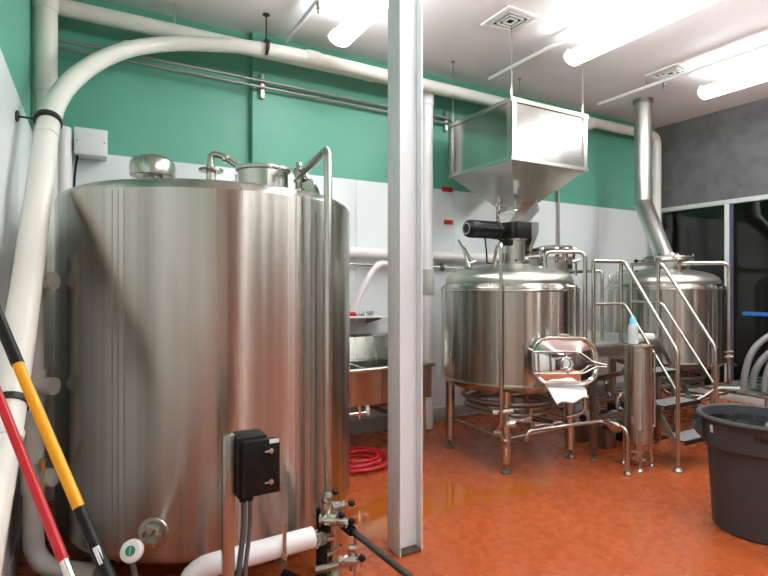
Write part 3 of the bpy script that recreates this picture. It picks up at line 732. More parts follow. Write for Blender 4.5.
mid = [b.verts.new((x, y, hz0)) for x, y in T]; low = [b.verts.new((ox+sx*ow, oy+sy*ow, oz)) for sx, sy in ((-1, -1), (1, -1), (1, 1), (-1, 1))]
l2 = [b.verts.new((ox+sx*ow, oy+sy*ow, oz-.04)) for sx, sy in ((-1, -1), (1, -1), (1, 1), (-1, 1))]
mi = [b.verts.new((x+(th if i in (0, 3) else -th), y+(th if i < 2 else -th), hz0+.004)) for i, (x, y) in enumerate(T)]
for k in range(4):
    b.faces.new((mid[k], low[k], low[(k+1) % 4], mid[(k+1) % 4])); b.faces.new((low[k], l2[k], l2[(k+1) % 4], low[(k+1) % 4]))
b.faces.new(l2); part('funnel', b, hopper_steel, t)
b = B(); fr = .05; e = .01
for i, (x, y) in enumerate(T):
    sx = -1 if i in (0, 3) else 1; sy = -1 if i < 2 else 1
    box(b, (x+sx*e, y+sy*.004, hz0-.01), (x-sx*fr, y+sy*e, hz1+.01)); box(b, (x+sx*e, y+sy*e, hz0-.01), (x+sx*.004, y-sy*fr, hz1+.01))
for zz, hh in ((hz0-.012, .034), (hz1-.024, .038)):
    box(b, (hx0-e-.004, hy0-e-.004, zz), (hx1+e+.004, hy0+.0, zz+hh)); box(b, (hx0-e-.004, hy1, zz), (hx1+e+.004, hy1+e+.004, zz+hh))
    box(b, (hx0-e-.004, hy0, zz), (hx0, hy1, zz+hh)); box(b, (hx1, hy0, zz), (hx1+e+.004, hy1, zz+hh))
part('edge_frame', b, pipe_steel, t, 'polished angle frame')
for (x, y) in ((hx0+.02, hy0+.02), (hx1-.03, hy0+.02), (hx0+.02, hy1-.03), (hx1-.03, hy1-.03)):
    b = B(); tube(b, [(x, y, hz1+.1), (x, y, H-.001)], .004, 8); lathe(b, [(0, -.008), (.022, -.008), (.022, 0), (0, 0)], (x, y, H-.001), 12); part('hanging_rod', b, dark_steel, t)
    b = B(); tube(b, [(x, y, hz1-.01), (x, y, hz1+.03)], .010, 8); tube(b, [(x, y, hz1+.03), (x, y, hz1+.09)], .013, 8); tube(b, [(x, y, hz1+.09), (x, y, hz1+.12)], .009, 8); part('turnbuckle', b, chrome, t)
# slide gate + chute
b = B(); box(b, (ox-.125, oy-.125, oz-.055), (ox+.125, oy+.125, oz-.038), .003); tube(b, [(ox-.05, oy-.11, oz-.046), (ox-.05, oy-.2, oz-.046)], .008, 8); part('slide_gate', b, bright_steel, t)

# ---------------------------------------------------------------- kettles
KR = .6
def kettle(cx, cy, label, name, n_manway):
    t = thing(name, label, 'kettle', (cx, cy, 0), 'steel brew kettles'); c = V(cx, cy, 0)
    b = B(); lathe(b, [(0, .56), (.35, .585), (.52, .63), (.575, .66), (KR-.01, .675), (KR, .69), (KR, 1.46), (KR, 1.475), (KR-.012, 1.49), (KR-.05, 1.515), (KR-.075, 1.525), (KR-.075, 1.53)], c, 96); part('shell', b, shell_steel, t)
    b = B(); lathe(b, [(KR-.05, 1.50), (KR-.045, 1.53), (KR-.05, 1.555), (KR-.065, 1.58), (KR-.09, 1.60), (KR-.13, 1.618), (.40, 1.642), (.2, 1.682), (0, 1.695)], c, 96); part('top', b, soft_steel, t)
    b = B(); lathe(b, [(KR, 1.445), (KR+.006, 1.45), (KR+.006, 1.46), (KR, 1.465)], c, 96); part('band', b, pipe_steel, t)
    b = B(); lathe(b, [(KR+.0, .69), (KR+.012, .695), (KR+.012, .705), (KR, .71)], c, 96); part('band', b, pipe_steel, t)
    s = .37
    for (sx, sy) in ((-1, -1), (1, -1), (-1, 1), (1, 1)):
        q = c+V(sx*s, sy*s, 0)
        b = B(); tube(b, [q+V(0, 0, .08), q+V(0, 0, .66)], .042, 16); lg = part('leg', b, dark_steel if False else pipe_steel, t)
        b = B(); tube(b, [q+V(0, 0, .025), q+V(0, 0, .08)], .016, 10); lathe(b, [(0, 0), (.045, 0), (.045, .012), (.02, .028), (0, .028)], q, 16); part('levelling_foot', b, dark_steel, lg)
    for (a, d) in (((-1, -1), (1, -1)), ((1, -1), (1, 1)), ((1, 1), (-1, 1)), ((-1, 1), (-1, -1))):
        b = B(); p0 = c+V(a[0]*s, a[1]*s, .27); p1 = c+V(d[0]*s, d[1]*s, .27); u = (p1-p0).normalized(); tube(b, [p0+u*.042, p1-u*.042], .016, 12); part('brace', b, pipe_steel, t)
    # coil pipes under the vessel
    for k, (h, r_) in enumerate(((.52, .40), (.475, .36), (.43, .38))):
        b = B(); n = 40; tube(b, [c+V(r_*math.cos(2*math.pi*i/n), r_*math.sin(2*math.pi*i/n), h) for i in range(n)], .018, 10, closed=True); part('coil_ring', b, dark_steel, t)
    b = B()
    for a in (200, 250, 300, 340, 90): 
        q = c+V(.39*math.cos(R(a)), .39*math.sin(R(a)), 0); tube(b, [q+V(0, 0, .42), q+V(0, 0, .62)], .008, 8)
    part('coil_hanger', b, dark_steel, t)
    b = B(); tube(b, [c+V(0, 0, .58), c+V(0, 0, .30), c+V(.25, -.3, .28)], .03, 14, .08); part('outlet', b, pipe_steel, t)
    return t
K1 = V(3.26, 3.50, 0)
k1 = kettle(K1.x, K1.y, 'steel brew kettle under the hopper, with black motor on top', 'brew_kettle', 0)
K2 = V(5.59, 3.53, 0)
kettle_b = kettle(K2.x, K2.y, 'steel brew kettle at the right with the exhaust duct rising from it', 'brew_kettle', 0)

# kettle 1 top fittings
b = B(); mc = V(3.60, 3.62, 0)
mc = W(551, 262, 4.80); mc.z = 0
lathe(b, [(.19, 1.62), (.19, 1.74), (.205, 1.745), (.205, 1.755), (.18, 1.755), (.18, 1.70), (0, 1.69)], mc, 40); part('manway_neck', b, steel, k1)
b = B(); lc = mc+V(.04, .10, 1.83); lathe(b, [(0, -.02), (.22, -.02), (.235, -.01), (.235, .005), (.2, .012), (.12, .03), (0, .04)], lc, 40, axis=V(-.05, .10, 1)); part('manway_lid', b, dark_steel, k1, 'dark open manway lid')
for a in (200, 235, 260, 290, 330, 10):
    q = mc+V(.21*math.cos(R(a)), .21*math.sin(R(a)), 1.70); b = B(); tube(b, [q, q+V(0, 0, .12)], .016, 8); lathe(b, [(0, 0), (.024, 0), (.026, .02), (.018, .035), (0, .04)], q+V(0, 0, .10), 12); part('clamp_bolt', b, bright_steel, k1)
for q in (W(528, 252, 4.6), W(570, 266, 4.5)):
    b = B(); tube(b, [q, q+V(.03, .05, -.02)], .006, 8); lathe(b, [(.0001, -.022), (.016, -.016), (.022, 0), (.016, .016), (.0001, .022)], q, 14); part('clamp_knob', b, black, k1, 'black round clamp knob')
q = W(576, 262, 4.6); b = B(); tube(b, [q+V(0, 0, -.12), q, q+V(0, 0, .03)], .011, 8); tube(b, [q+V(-.05, 0, .0), q+V(.04, 0, .02)], .014, 8); part('spray_valve', b, pipe_steel, k1)
# left lever clamps
b = B(); tube(b, [W(458, 240, 4.55), W(464, 250, 4.55), W(469, 268, 4.5)], [.010, .012, .022], 10); tube(b, [W(463, 247, 4.55), W(472, 262, 4.5)], .014, 10); tube(b, [W(476, 261, 4.5), W(470, 263, 4.5)], .009, 8)
part('lever', b, pipe_steel, k1)
b = B(); tube(b, [W(466, 268, 4.62), W(468, 276, 4.6)], .03, 12); part('lever_base', b, pipe_steel, k1)
b = B(); q = W(502, 262, 4.55); tube(b, [V(q.x, q.y, 1.6), V(q.x, q.y, 1.78)], .02, 12); part('vent_stub', b, pipe_steel, k1)
# front drop pipe
q = W(501, 243, 4.02); b = B(); q2 = W(501, 243, 4.3)
tube(b, [V(q2.x, q2.y+.12, q.z-.28), V(q2.x, q2.y+.05, q.z), V(q.x, q.y, q.z), V(q.x, q.y, .42), V(q.x+.01, q.y+.05, .36)], .014, 12, .05); part('drop_pipe', b, pipe_steel, k1)
# loop pipe at right
l0 = W(545, 268, 4.45)
q0 = W(545, 252, 4.35); q1 = W(585, 252, 4.28)
b = B(); tube(b, [V(q0.x, q0.y, 1.60), q0, q1, V(q1.x, q1.y, .45), V(q1.x-.1, q1.y+.1, .40)], .017, 14, .06); part('fill_pipe', b, pipe_steel, k1)
q1b = W(575, 285, 4.2)
b = B(); tube(b, [V(q1b.x, q1b.y, 1.50), V(q1b.x, q1b.y, .75)], .012, 10); tube(b, [V(q1b.x, q1b.y, 1.485), V(q1b.x-.12, q1b.y+.12, 1.50)], .012, 10); part('sight_tube', b, pipe_steel, k1)
# front leg valves and small lines
q = W(498, 417, 4.15)
b = B(); tube(b, [W(493, 413, 4.05), W(513, 411, 4.05)], .019, 10); part('leg_valve', b, pipe_steel, k1); b = B(); tube(b, [W(494, 432, 4.08), W(500, 432, 4.08), W(504, 441, 4.08), W(508, 443, 4.05)], .017, 10, .03); part('leg_valve', b, pipe_steel, k1)
b = B(); tube(b, [W(507, 425, 4.05), W(514, 421, 4.05), W(529, 420, 4.1)], .026, 10); tube(b, [W(509, 418, 4.05), W(521, 421, 4.02)], .010, 8); lathe(b, [(0, -.02), (.032, -.02), (.032, .02), (0, .02)], W(512, 424, 4.05), 14, axis=(.8, -.4, .2)); part('outlet_valve', b, pipe_steel, k1)
b = B(); tube(b, [W(531, 408, 4.1), W(531, 424, 4.1), W(535, 432, 4.1)], .011, 10, .03); part('drain_line', b, pipe_steel, k1)
b = B(); box(b, (0, 0, 0), (.001, .001, .001)); b.free()
q = W(507, 453, 4.11); b = B(); box(b, (q.x-.012, q.y-.002, q.z-.035), (q.x+.022, q.y+.002, q.z+.035)); part('sticker', b, label_white, k1, 'small white sticker on the front leg')

# mill
t = thing('grain_mill', 'black motor-driven grain mill sitting on top of the left kettle', 'grain mill', (3.30, 3.45, 1.69))
my = 3.45; mz = 1.975
b = B(); lathe(b, [(0, -.17), (.055, -.17), (.07, -.155), (.076, -.13), (.076, -.07), (.070, -.065), (.070, .14), (.078, .145), (.078, .17), (.05, .18), (.045, .26), (0, .26)], (2.915, my, mz), 32, axis=(1, 0, 0)); mo = part('motor', b, black, t)
b = B()
for k in range(14):
    a = 2*math.pi*k/14; box(b, (2.86, my+math.cos(a)*.072-.003, mz+math.sin(a)*.072-.003), (3.045, my+math.cos(a)*.072+.003, mz+math.sin(a)*.072+.003))
part('cooling_fin', b, black, mo)
b = B(); lathe(b, [(.04, -.1715), (.045, -.173), (.05, -.1715)], (2.915, my, mz), 24, axis=(1, 0, 0)); part('fan_cover_ring', b, galv, mo)
b = B(); box(b, (3.165, my-.09, mz-.075), (3.225, my+.09, mz+.075), .008); box(b, (3.22, my-.10, mz-.068), (3.40, my+.10, mz+.08), .008); part('gearbox', b, black_matte, t)
b = B(); box(b, (3.15, my-.07, mz-.13), (3.30, my+.05, mz-.07), .01); part('motor_mount', b, rubber, t)
b = B(); prism(b, [(3.405, my-.09, mz+.085), (3.49, my-.09, mz+.085), (3.49, my-.09, mz-.005), (3.425, my-.09, mz-.13), (3.385, my-.09, mz-.22), (3.36, my-.09, mz-.22), (3.405, my-.09, mz-.08)], (0, .18, 0)); part('outlet_housing', b, steel, t)
b = B(); lathe(b, [(.15, 1.685), (.15, 1.70), (.10, 1.705), (.10, mz-.085), (.12, mz-.08), (.12, mz-.07), (0, mz-.07)], (3.275, my, 0), 32)
part('pedestal', b, steel, t)
b = B()
for k in range(8):
    a = 2*math.pi*k/8+.2; lathe(b, [(0, 0), (.011, 0), (.011, .02), (0, .02)], (3.275+.13*math.cos(a), my+.13*math.sin(a), 1.70), 8)
part('pedestal_bolts', b, bright_steel, t)
b = B(); tube(b, [(2.93, my-.02, mz-.07), (2.94, my-.03, mz-.2), (2.97, my-.0, 1.68), (3.05, my, 1.69)], .007, 8, .05); part('power_cable', b, rubber, t)
b = B(); p0 = W(516, 225, 4.66); p1 = W(531, 206, 4.92)
w_ = .075
M = []
d = (p1-p0).normalized(); x = V(0, 0, 1).cross(d).normalized(); y = d.cross(x)
ring = lambda p, s: [p+x*sx*s+y*sy*s*.8 for sx, sy in ((-1, -1), (1, -1), (1, 1), (-1, 1))]
A = [b.verts.new(q) for q in ring(p0, .05)]; C = [b.verts.new(q) for q in ring(p1, .07)]
A2 = [b.verts.new(q) for q in ring(p0, .045)]; C2 = [b.verts.new(q) for q in ring(p1, .065)]
for k in range(4):
    k2 = (k+1) % 4; b.faces.new((A[k], A[k2], C[k2], C[k])); b.faces.new((A2[k2], A2[k], C2[k], C2[k2])); b.faces.new((A[k2], A[k], A2[k], A2[k2])); b.faces.new((C[k], C[k2], C2[k2], C2[k]))
part('feed_chute', b, galv, t)
b = B(); q = W(498, 200, 4.6)
for k in range(5):
    c_ = W(498, 219-k*4.4, 4.6); n = 14
    pts_ = [c_+V((.016*math.cos(2*math.pi*i/n)) if k % 2 else 0, (0 if k % 2 else .016*math.cos(2*math.pi*i/n)), .030*math.sin(2*math.pi*i/n)) for i in range(n)]
    tube(b, pts_, .0065, 6, closed=True)
part('chain', b, dark_steel, t)

# side manway door, swung open
cr_, sr_ = math.cos(YAW), math.sin(YAW)
right = V(cr_, -sr_, 0); fwd = V(sr_, cr_, 0)
def oval_pts(c, w_, h_, r_, dz=0, tilt=0): return [c+right*a+V(0, 0, 1)*b_ - fwd*(dz-b_*tilt) for a, b_ in rrect(w_, h_, r_)]
dc = W(564.5, 361, 3.98)
t2 = k1
# neck on shell behind
nc = W(556, 357, 4.12)
b = B(); P0 = [c for c in oval_pts(nc, .42, .37, .15)]; P1 = [c+fwd*.35 for c in P0]
A = [b.verts.new(p) for p in P0]; C = [b.verts.new(p) for p in P1]; n = len(A)
for k in range(n): b.faces.new((A[k], A[(k+1) % n], C[(k+1) % n], C[k]))
P2 = oval_pts(nc, .39, .34, .135); A2 = [b.verts.new(p) for p in P2]; C2 = [b.verts.new(p+fwd*.10) for p in P2]
for k in range(n): b.faces.new((A2[(k+1) % n], A2[k], C2[k], C2[(k+1) % n])); b.faces.new((A[(k+1) % n], A[k], A2[k], A2[(k+1) % n]))
b.faces.new(C2[::-1]); part('manway_frame', b, steel, k1)
b = B(); rings = []
for (w_, h_, r_, dz) in ((.50, .355, .14, -.012), (.515, .37, .148, .0), (.51, .365, .146, .012), (.48, .335, .13, .010), (.46, .315, .12, -.002), (.40, .27, .11, .010), (.30, .20, .08, .022), (.20, .13, .05, .029), (.10, .065, .03, .032)):
    rings.append([b.verts.new(p) for p in oval_pts(dc, w_, h_, r_, dz, .14)])
for i in range(len(rings)-1):
    for k in range(n): b.faces.new((rings[i][k], rings[i][(k+1) % n], rings[i+1][(k+1) % n], rings[i+1][k]))
b.faces.new(rings[-1]); b.faces.new(rings[0][::-1]); door = part('manway_door', b, bright_steel, k1, 'mirror-finish oval manway door')
b = B(); tube(b, oval_pts(dc, .50, .355, .14, .014, .14), .0075, 8, closed=True); part('door_rim', b, pipe_steel, door)
def D(a, h, o=.05): return dc+right*a+V(0, 0, h)-fwd*(o-h*.14)
b = B()
tube(b, [D(-.255, .075), D(.10, .075), D(.20, -.0), D(.30, -.02)], .0065, 8, .02); tube(b, [D(-.255, -.085), D(.12, -.085), D(.22, -.035), D(.30, -.035)], .0065, 8, .02)
tube(b, [D(-.255, .085), D(-.255, -.095)], .008, 8); tube(b, [D(-.215, .075), D(-.215, -.085)], .007, 8); tube(b, [D(-.12, .075), D(-.12, -.085)], .005, 8)
tube(b, [D(-.29, .10), D(-.255, .085)], .010, 8); part('door_arm', b, pipe_steel, door)
b = B(); tube(b, [D(-.0+.045*math.cos(2*math.pi*k/20), -.01+.045*math.sin(2*math.pi*k/20), .062) for k in range(20)], .007, 8, closed=True); tube(b, [D(0, -.055, .062), D(0, -.085, .05)], .007, 8); tube(b, [D(0, .035, .062), D(0, .075, .05)], .007, 8); part('door_wheel', b, chrome, door)
# white rag below
b = B(); rows = []
nx, ny = 12, 8
c0 = W(545, 385, 3.98); c1 = W(584, 387, 4.0); c2 = W(589, 398, 3.80); c3 = W(557, 402, 3.80)
rnd = random.Random(3)
for th_ in (0, -.012):
    g2 = []
    for i in range(nx+1):
        r_ = []
        for j in range(ny+1):
            u_, v_ = i/nx, j/ny; p = (c0*(1-u_)+c1*u_)*(1-v_)+(c3*(1-u_)+c2*u_)*v_
            p = p+V(0, 0, .012*math.sin(u_*9)*v_+.008*math.sin(v_*5+u_*3)+th_)+right*(.01*math.sin(v_*6)*u_); r_.append(b.verts.new(p))
        g2.append(r_)
    rows.append(g2)
for s_ in (0, 1):
    for i in range(nx):
        for j in range(ny):
            q = (rows[s_][i][j], rows[s_][i+1][j], rows[s_][i+1][j+1], rows[s_][i][j+1]); b.faces.new(q if s_ == 0 else q[::-1])
bd = [(i, 0) for i in range(nx)]+[(nx, j) for j in range(ny)]+[(i, ny) for i in range(nx, 0, -1)]+[(0, j) for j in range(ny, 0, -1)]
for k in range(len(bd)):
    (i, j), (i2, j2) = bd[k], bd[(k+1) % len(bd)]; b.faces.new((rows[0][i2][j2], rows[0][i][j], rows[1][i][j], rows[1][i2][j2]))
# tucked tail that reaches the kettle
e0 = W(556, 380, 4.12); 
single('white_towel', b, rag_m, 'white towel hanging under the open oval kettle door', 'towel')

# ---------------------------------------------------------------- kettle 2 top
mc2 = W(662, 262, 5.72); mc2.z = 0; mc2 = V(5.56, 3.46, 0)
b = B(); lathe(b, [(.215, 1.63), (.215, 1.75), (.245, 1.76), (.252, 1.775), (.245, 1.79), (.21, 1.79)], mc2, 48); part('manway_neck', b, steel, kettle_b)
b = B(); lathe(b, [(.252, 1.79), (.26, 1.80), (.25, 1.815), (.20, 1.80), (.13, 1.83), (.12, 1.85)], mc2, 48); part('manway_lid', b, bright_steel, kettle_b)
for a in (185, 300, 350):
    q = mc2+V(.25*math.cos(R(a)), .25*math.sin(R(a)), 1.72); b = B(); tube(b, [q, q+V(0, 0, .12)], .010, 8); part('clamp_bolt', b, pipe_steel, kettle_b)
for q in (W(636, 261, 5.75), W(637, 272, 5.7), W(684, 271, 5.6)):
    b = B(); lathe(b, [(.0001, -.022), (.016, -.016), (.022, 0), (.016, .016), (.0001, .022)], q, 14); tube(b, [q, q+(mc2+V(0, 0, q.z)-q)*.25], .007, 8); part('clamp_knob', b, black, kettle_b, 'black round clamp knob')
b = B(); q0 = W(690, 263, 5.35); q1 = W(729, 263, 5.28); tube(b, [V(q0.x, q0.y+.12, 1.60), V(q0.x, q0.y+.10, q0.z), q0+V(0, .05, 0), q1, V(q1.x, q1.y, .40), V(q1.x-.05, q1.y+.12, .38)], .022, 14, .07); part('fill_pipe', b, pipe_steel, kettle_b)
b = B()
for py in (357, 352): tube(b, [W(724, py, 5.27), W(734, py, 5.2)], .012, 8)
part('tri_clamp', b, bright_steel, kettle_b)
b = B(); q = W(735, 365, 5.2); tube(b, [W(731, 357, 5.26), q], .006, 8); lathe(b, [(.0001, -.02), (.02, 0), (.0001, .02)], q, 12); part('ball_knob', b, black, kettle_b)
b = B(); q0 = W(609, 274, 5.9); tube(b, [W(609, 288, 5.75), W(609, 276, 5.75), W(618, 272, 5.8), W(630, 270, 5.9)], .010, 10, .03); part('vent_line', b, pipe_steel, kettle_b)
b = B(); q = W(697, 273, 5.5); tube(b, [V(q.x, q.y, 1.60), V(q.x, q.y, q.z)], .02, 10); tube(b, [q+right*(-.03), q+right*.03], .016, 10); part('vent_stub', b, pipe_steel, kettle_b)
# duct
dt = W(643, 104, 6.5); db = W(643, 203, 6.45)
t = thing('exhaust_duct', 'round steel exhaust duct rising from the right kettle to the ceiling', 'duct', (mc2.x, mc2.y, 1.8))
lowp = V(mc2.x-.02, mc2.y, 1.76); lowp2 = W(661, 240, 5.95)
b = B(); tube(b, [V(db.x, db.y, H), V(db.x, db.y, db.z)], .10, 32); part('upper_duct', b, galv, t)
b = B(); tube(b, [V(db.x, db.y, db.z+.02), V(db.x, db.y, db.z-.02), V(db.x, db.y, db.z)+(lowp-db).normalized()*.08, lowp], [.102, .106, .100, .10], 32); part('lower_duct', b, galv, t)
b = B(); tube(b, [V(db.x, db.y, H-.04), V(db.x, db.y, H)], .115, 32); part('ceiling_collar', b, dark_steel, t)
b = B(); tube(b, [V(db.x, db.y, db.z+.05), V(db.x, db.y, db.z+.03)], .107, 32); part('seam_band', b, galv, t)

# ---------------------------------------------------------------- platform and stairs
PX0, PX1, PYF = 3.74, 4.70, 2.97; DZ = .99
t = thing('steel_platform', 'steel work platform with stairs and tube handrails between the kettles', 'platform', (4.2, 3.3, 0))
b = B(); box(b, (PX0, PYF, DZ-.02), (PX1, 3.10, DZ), .003); box(b, (3.98, 3.10, DZ-.02), (4.92, 4.1, DZ), .003); part('deck', b, galv, t)
b = B(); box(b, (PX0, PYF-.004, DZ-.11), (PX1, PYF+.03, DZ-.021), .003); box(b, (PX1-.03, PYF+.03, DZ-.11), (PX1, 3.1, DZ-.021), .003); box(b, (PX0, PYF+.03, DZ-.11), (PX0+.03, 3.08, DZ-.021), .003); box(b, (4.0, 4.06, DZ-.11), (4.9, 4.09, DZ-.021), .003); box(b, (4.0, 3.1, DZ-.11), (4.03, 4.06, DZ-.021), .003)
part('edge_beam', b, dark_steel, t)
for (x, y) in ((PX0+.03, PYF+.03), (PX1-.03, PYF+.03), (4.03, 4.05), (4.88, 4.05)):
    b = B(); box(b, (x-.025, y-.025, .03), (x+.025, y+.025, DZ-.11), .004); tube(b, [(x, y, .02), (x, y, .05)], .014, 10); lathe(b, [(0, 0), (.04, 0), (.04, .008), (.015, .022), (0, .022)], (x, y, 0), 14); part('leg', b, dark_steel, t)
b = B(); box(b, (PX0+.05, PYF+.015, .33), (PX1-.05, PYF+.045, .37), .003); part('cross_brace', b, dark_steel, t)
SL, SR = 4.13, 4.64; sy1 = 2.97; sy0 = 2.47
# stringers as flat bars
for x in (SL, SR):
    b = B(); prism(b, [(x-.006, sy1, DZ+.01), (x-.006, sy1, DZ-.06), (x-.006, sy0+.015, .14), (x-.006, sy0-.01, .14), (x-.006, sy0-.01, .19)], (.012, 0, 0)); part('stringer', b, pipe_steel, t)
for i, hh in enumerate((.25, .50, .745)):
    f = (hh-.22)/(DZ-.22); yc = sy0+.02+(sy1-sy0)*f
    b = B(); box(b, (SL+.006, yc-.09, hh-.035), (SR-.006, yc-.08, hh)); box(b, (SL+.006, yc+.10, hh-.035), (SR-.006, yc+.11, hh)); box(b, (SL+.006, yc-.08, hh-.012), (SR-.006, yc+.10, hh-.006))
    tr = part('tread', b, black_matte, t)
    b = B(); k = SL+.02
    while k < SR-.07:
        prism(b, [(k, yc-.085, hh-.006), (k+.022, yc-.085, hh-.006), (k+.052, yc+.105, hh-.006), (k+.03, yc+.105, hh-.006)], (0, 0, .004)); k += .046
    part('grip_bars', b, white_galv, tr, 'bright serrated grip bars')
rr = .0165
for x, nm in ((SL-.015, 'left'), (SR+.02, 'right')):
    lowY, hiY = sy0, 2.95; zl, zh = .96, 1.705
    b = B(); tube(b, [(x, lowY, .03), (x, lowY, zl), (x, hiY, zh)]+([(3.755, PYF+.02, 1.705)] if nm == 'left' else [(x+.05, 3.3, 1.705)]), rr, 14, .05)
    h_ = part('handrail', b, pipe_steel, t)
    b = B(); tube(b, [(x, lowY+.02, zl-.30), (x, hiY, zh-.37)]+([(3.755, PYF+.02, zh-.37)] if nm == 'left' else [(x+.05, 3.3, zh-.37)]), rr*.8, 12, .05); part('mid_rail', b, pipe_steel, t)
    b = B(); tube(b, [(x, PYF+.015, DZ), (x, PYF+.015, 1.70)], rr, 12); part('rail_post', b, pipe_steel, t)
    b = B(); lathe(b, [(0, 0), (.045, 0), (.045, .01), (.02, .03), (0, .03)], (x, lowY, 0), 16); part('rail_foot', b, dark_steel, t)
b = B(); tube(b, [(3.755, PYF+.02, DZ), (3.755, PYF+.02, 1.705)], rr, 12); part('rail_post', b, pipe_steel, t)
b = B(); tube(b, [(4.71, 3.3, DZ), (4.71, 3.3, 1.705)], rr, 12); part('rail_post', b, pipe_steel, t)
b = B(); q0 = W(593, 271, 4.75); q1 = W(602, 271, 4.72); tube(b, [V(q0.x-.02, q0.y+.25, 1.62), q0, q1, V(q1.x, q1.y, DZ)], rr*.9, 12, .05); part('inner_rail', b, pipe_steel, t)

# pipe rack, pumps under the platform
t = thing('transfer_pump', 'pale grey pump motor with round dark end, on the floor below the platform', 'pump', W(583, 432, 4.85)*1)
q = W(583, 418, 4.9)
b = B(); lathe(b, [(0, 0), (.07, 0), (.085, .02), (.085, .22), (.07, .24), (0, .24)], (q.x, q.y, q.z), 24, axis=(.6, .75, 0)); part('motor', b, mat('pump_grey', (.42, .43, .43), .4), t)
b = B(); lathe(b, [(0, -.004), (.035, -.004), (.035, .0), (0, .0)], (q.x, q.y, q.z), 20, axis=(.6, .75, 0)); part('dark_disc', b, black_matte, t, 'black disc standing for the dark opening')  # black disc puts the shade of the hole into the colour
b = B(); box(b, (q.x, q.y+.02, 0), (q.x+.16, q.y+.18, q.z-.07), .01); part('stand', b, dark_steel, t)
q = W(612, 420, 4.75)
t = thing('transfer_pump', 'steel pump and clamp fittings on the floor beneath the platform deck', 'pump', (q.x, q.y, 0))
b = B(); lathe(b, [(0, 0), (.05, 0), (.10, .02), (.10, .07), (.06, .09), (0, .09)], q, 24, axis=(-.3, -1, 0)); part('casing', b, pipe_steel, t)
b = B(); lathe(b, [(0, 0), (.07, 0), (.07, .03), (.07, .11), (0, .12)], q, 24, axis=(.3, 1, 0)); part('motor', b, black, t)
b = B(); box(b, (q.x-.08, q.y, 0), (q.x+.06, q.y+.10, q.z-.07), .01); part('stand', b, dark_steel, t)
b = B(); tube(b, [q+V(0, -.06, .05), q+V(0, -.06, .22), q+V(.12, -.06, .26)], .02, 12, .05); tube(b, [q+V(-.0, -.10, 0), q+V(-.12, -.14, .02)], .02, 12); part('port_pipe', b, pipe_steel, t)
b = B()
for dd_ in (V(.02, -.08, .12), V(.05, -.06, .235), V(-.08, -.12, .01), V(.10, -.08, .04)):
    lathe(b, [(0, -.01), (.034, -.01), (.034, .01), (0, .01)], q+dd_, 14, axis=(.5, -.3, .8))
part('tri_clamp', b, bright_steel, t)
t = thing('pipe_manifold', 'tangle of steel valves and pipes low behind the stairs, under the platform', 'valves', (4.45, 3.75, 0))
b = B(); tube(b, [(4.1, 3.78, .48), (5.0, 3.78, .48)], .028, 12); tube(b, [(4.1, 3.70, .26), (5.05, 3.70, .26)], .028, 12); part('header_pipe', b, pipe_steel, t)
for x in (4.2, 4.45, 4.7, 4.93):
    b = B(); tube(b, [(x, 3.78, .48), (x, 3.70, .26)], .022, 10); tube(b, [(x, 3.70, .26), (x, 3.66, .02)], .018, 10); part('riser', b, pipe_steel, t)
    b = B(); tube(b, [(x, 3.74, .33), (x, 3.74, .42)], .036, 12); tube(b, [(x, 3.70, .38), (x+.02, 3.58, .40)], .008, 8); part('valve', b, dark_steel, t)
b = B(); tube(b, [(4.75, 3.72, .50), (4.85, 3.5, .58), (5.06, 3.4, .58)], .025, 12, .05); part('branch_pipe', b, pipe_steel, t)
for z_, (x, y) in ((.52, (4.36, 3.72)),):
    b = B(); box(b, (x, y-.12, .50), (x+.24, y+.02, .66), .01); part('dark_filler_box', b, black_matte, t)  # black box added among the valves to deepen the dark below the deck
b = B(); box(b, (4.42, 3.18, .0), (4.70, 3.42, .20), .012); box(b, (4.46, 3.20, .20), (4.66, 3.40, .34), .02); single('dark_filler', b, black_matte, 'low black block added to darken the floor under the platform', 'pump')  # made-up black block, put in to darken the bright space under the deck
# transfer line at floor
e = [W(527, 440, 4.02), W(530, 432, 4.02), W(571, 424, 4.05), W(598, 420, 4.25), W(627, 429, 4.13), W(628, 472, 4.13)]
e = [W(526, 441, 3.98), W(528, 431, 3.98), W(565, 426, 4.1), W(601, 421, 4.3), W(624, 428, 4.12), W(627.5, 434, 4.10), W(627.5, 473, 4.10)]
e[-1].z = .03
t = thing('transfer_line', 'thin steel transfer line joining the left kettle to the filter stand', 'pipe', (e[-1].x, e[-1].y, 0))
b = B(); tube(b, e, .0155, 12, .05); part('pipe', b, pipe_steel, t)
b = B(); lathe(b, [(0, 0), (.03, 0), (.03, .01), (.016, .03), (0, .03)], (e[-1].x, e[-1].y, 0), 14); part('foot', b, dark_steel, t)
for f in (.25, .75):
    c_ = e[1].lerp(e[2], f); b = B(); tube(b, [c_, c_+V(0, 0, .035)], .012, 8); tube(b, [c_+V(-.03, 0, .035), c_+V(.04, -.02, .04)], .009, 8); part('sample_valve', b, pipe_steel, t)
c_ = e[3].lerp(e[4], .5); b = B(); dd_ = (e[4]-e[3]).normalized(); tube(b, [c_-dd_*.07, c_-dd_*.03, c_+dd_*.03, c_+dd_*.07], [.022, .03, .03, .022], 12); part('check_valve', b, bright_steel, t)

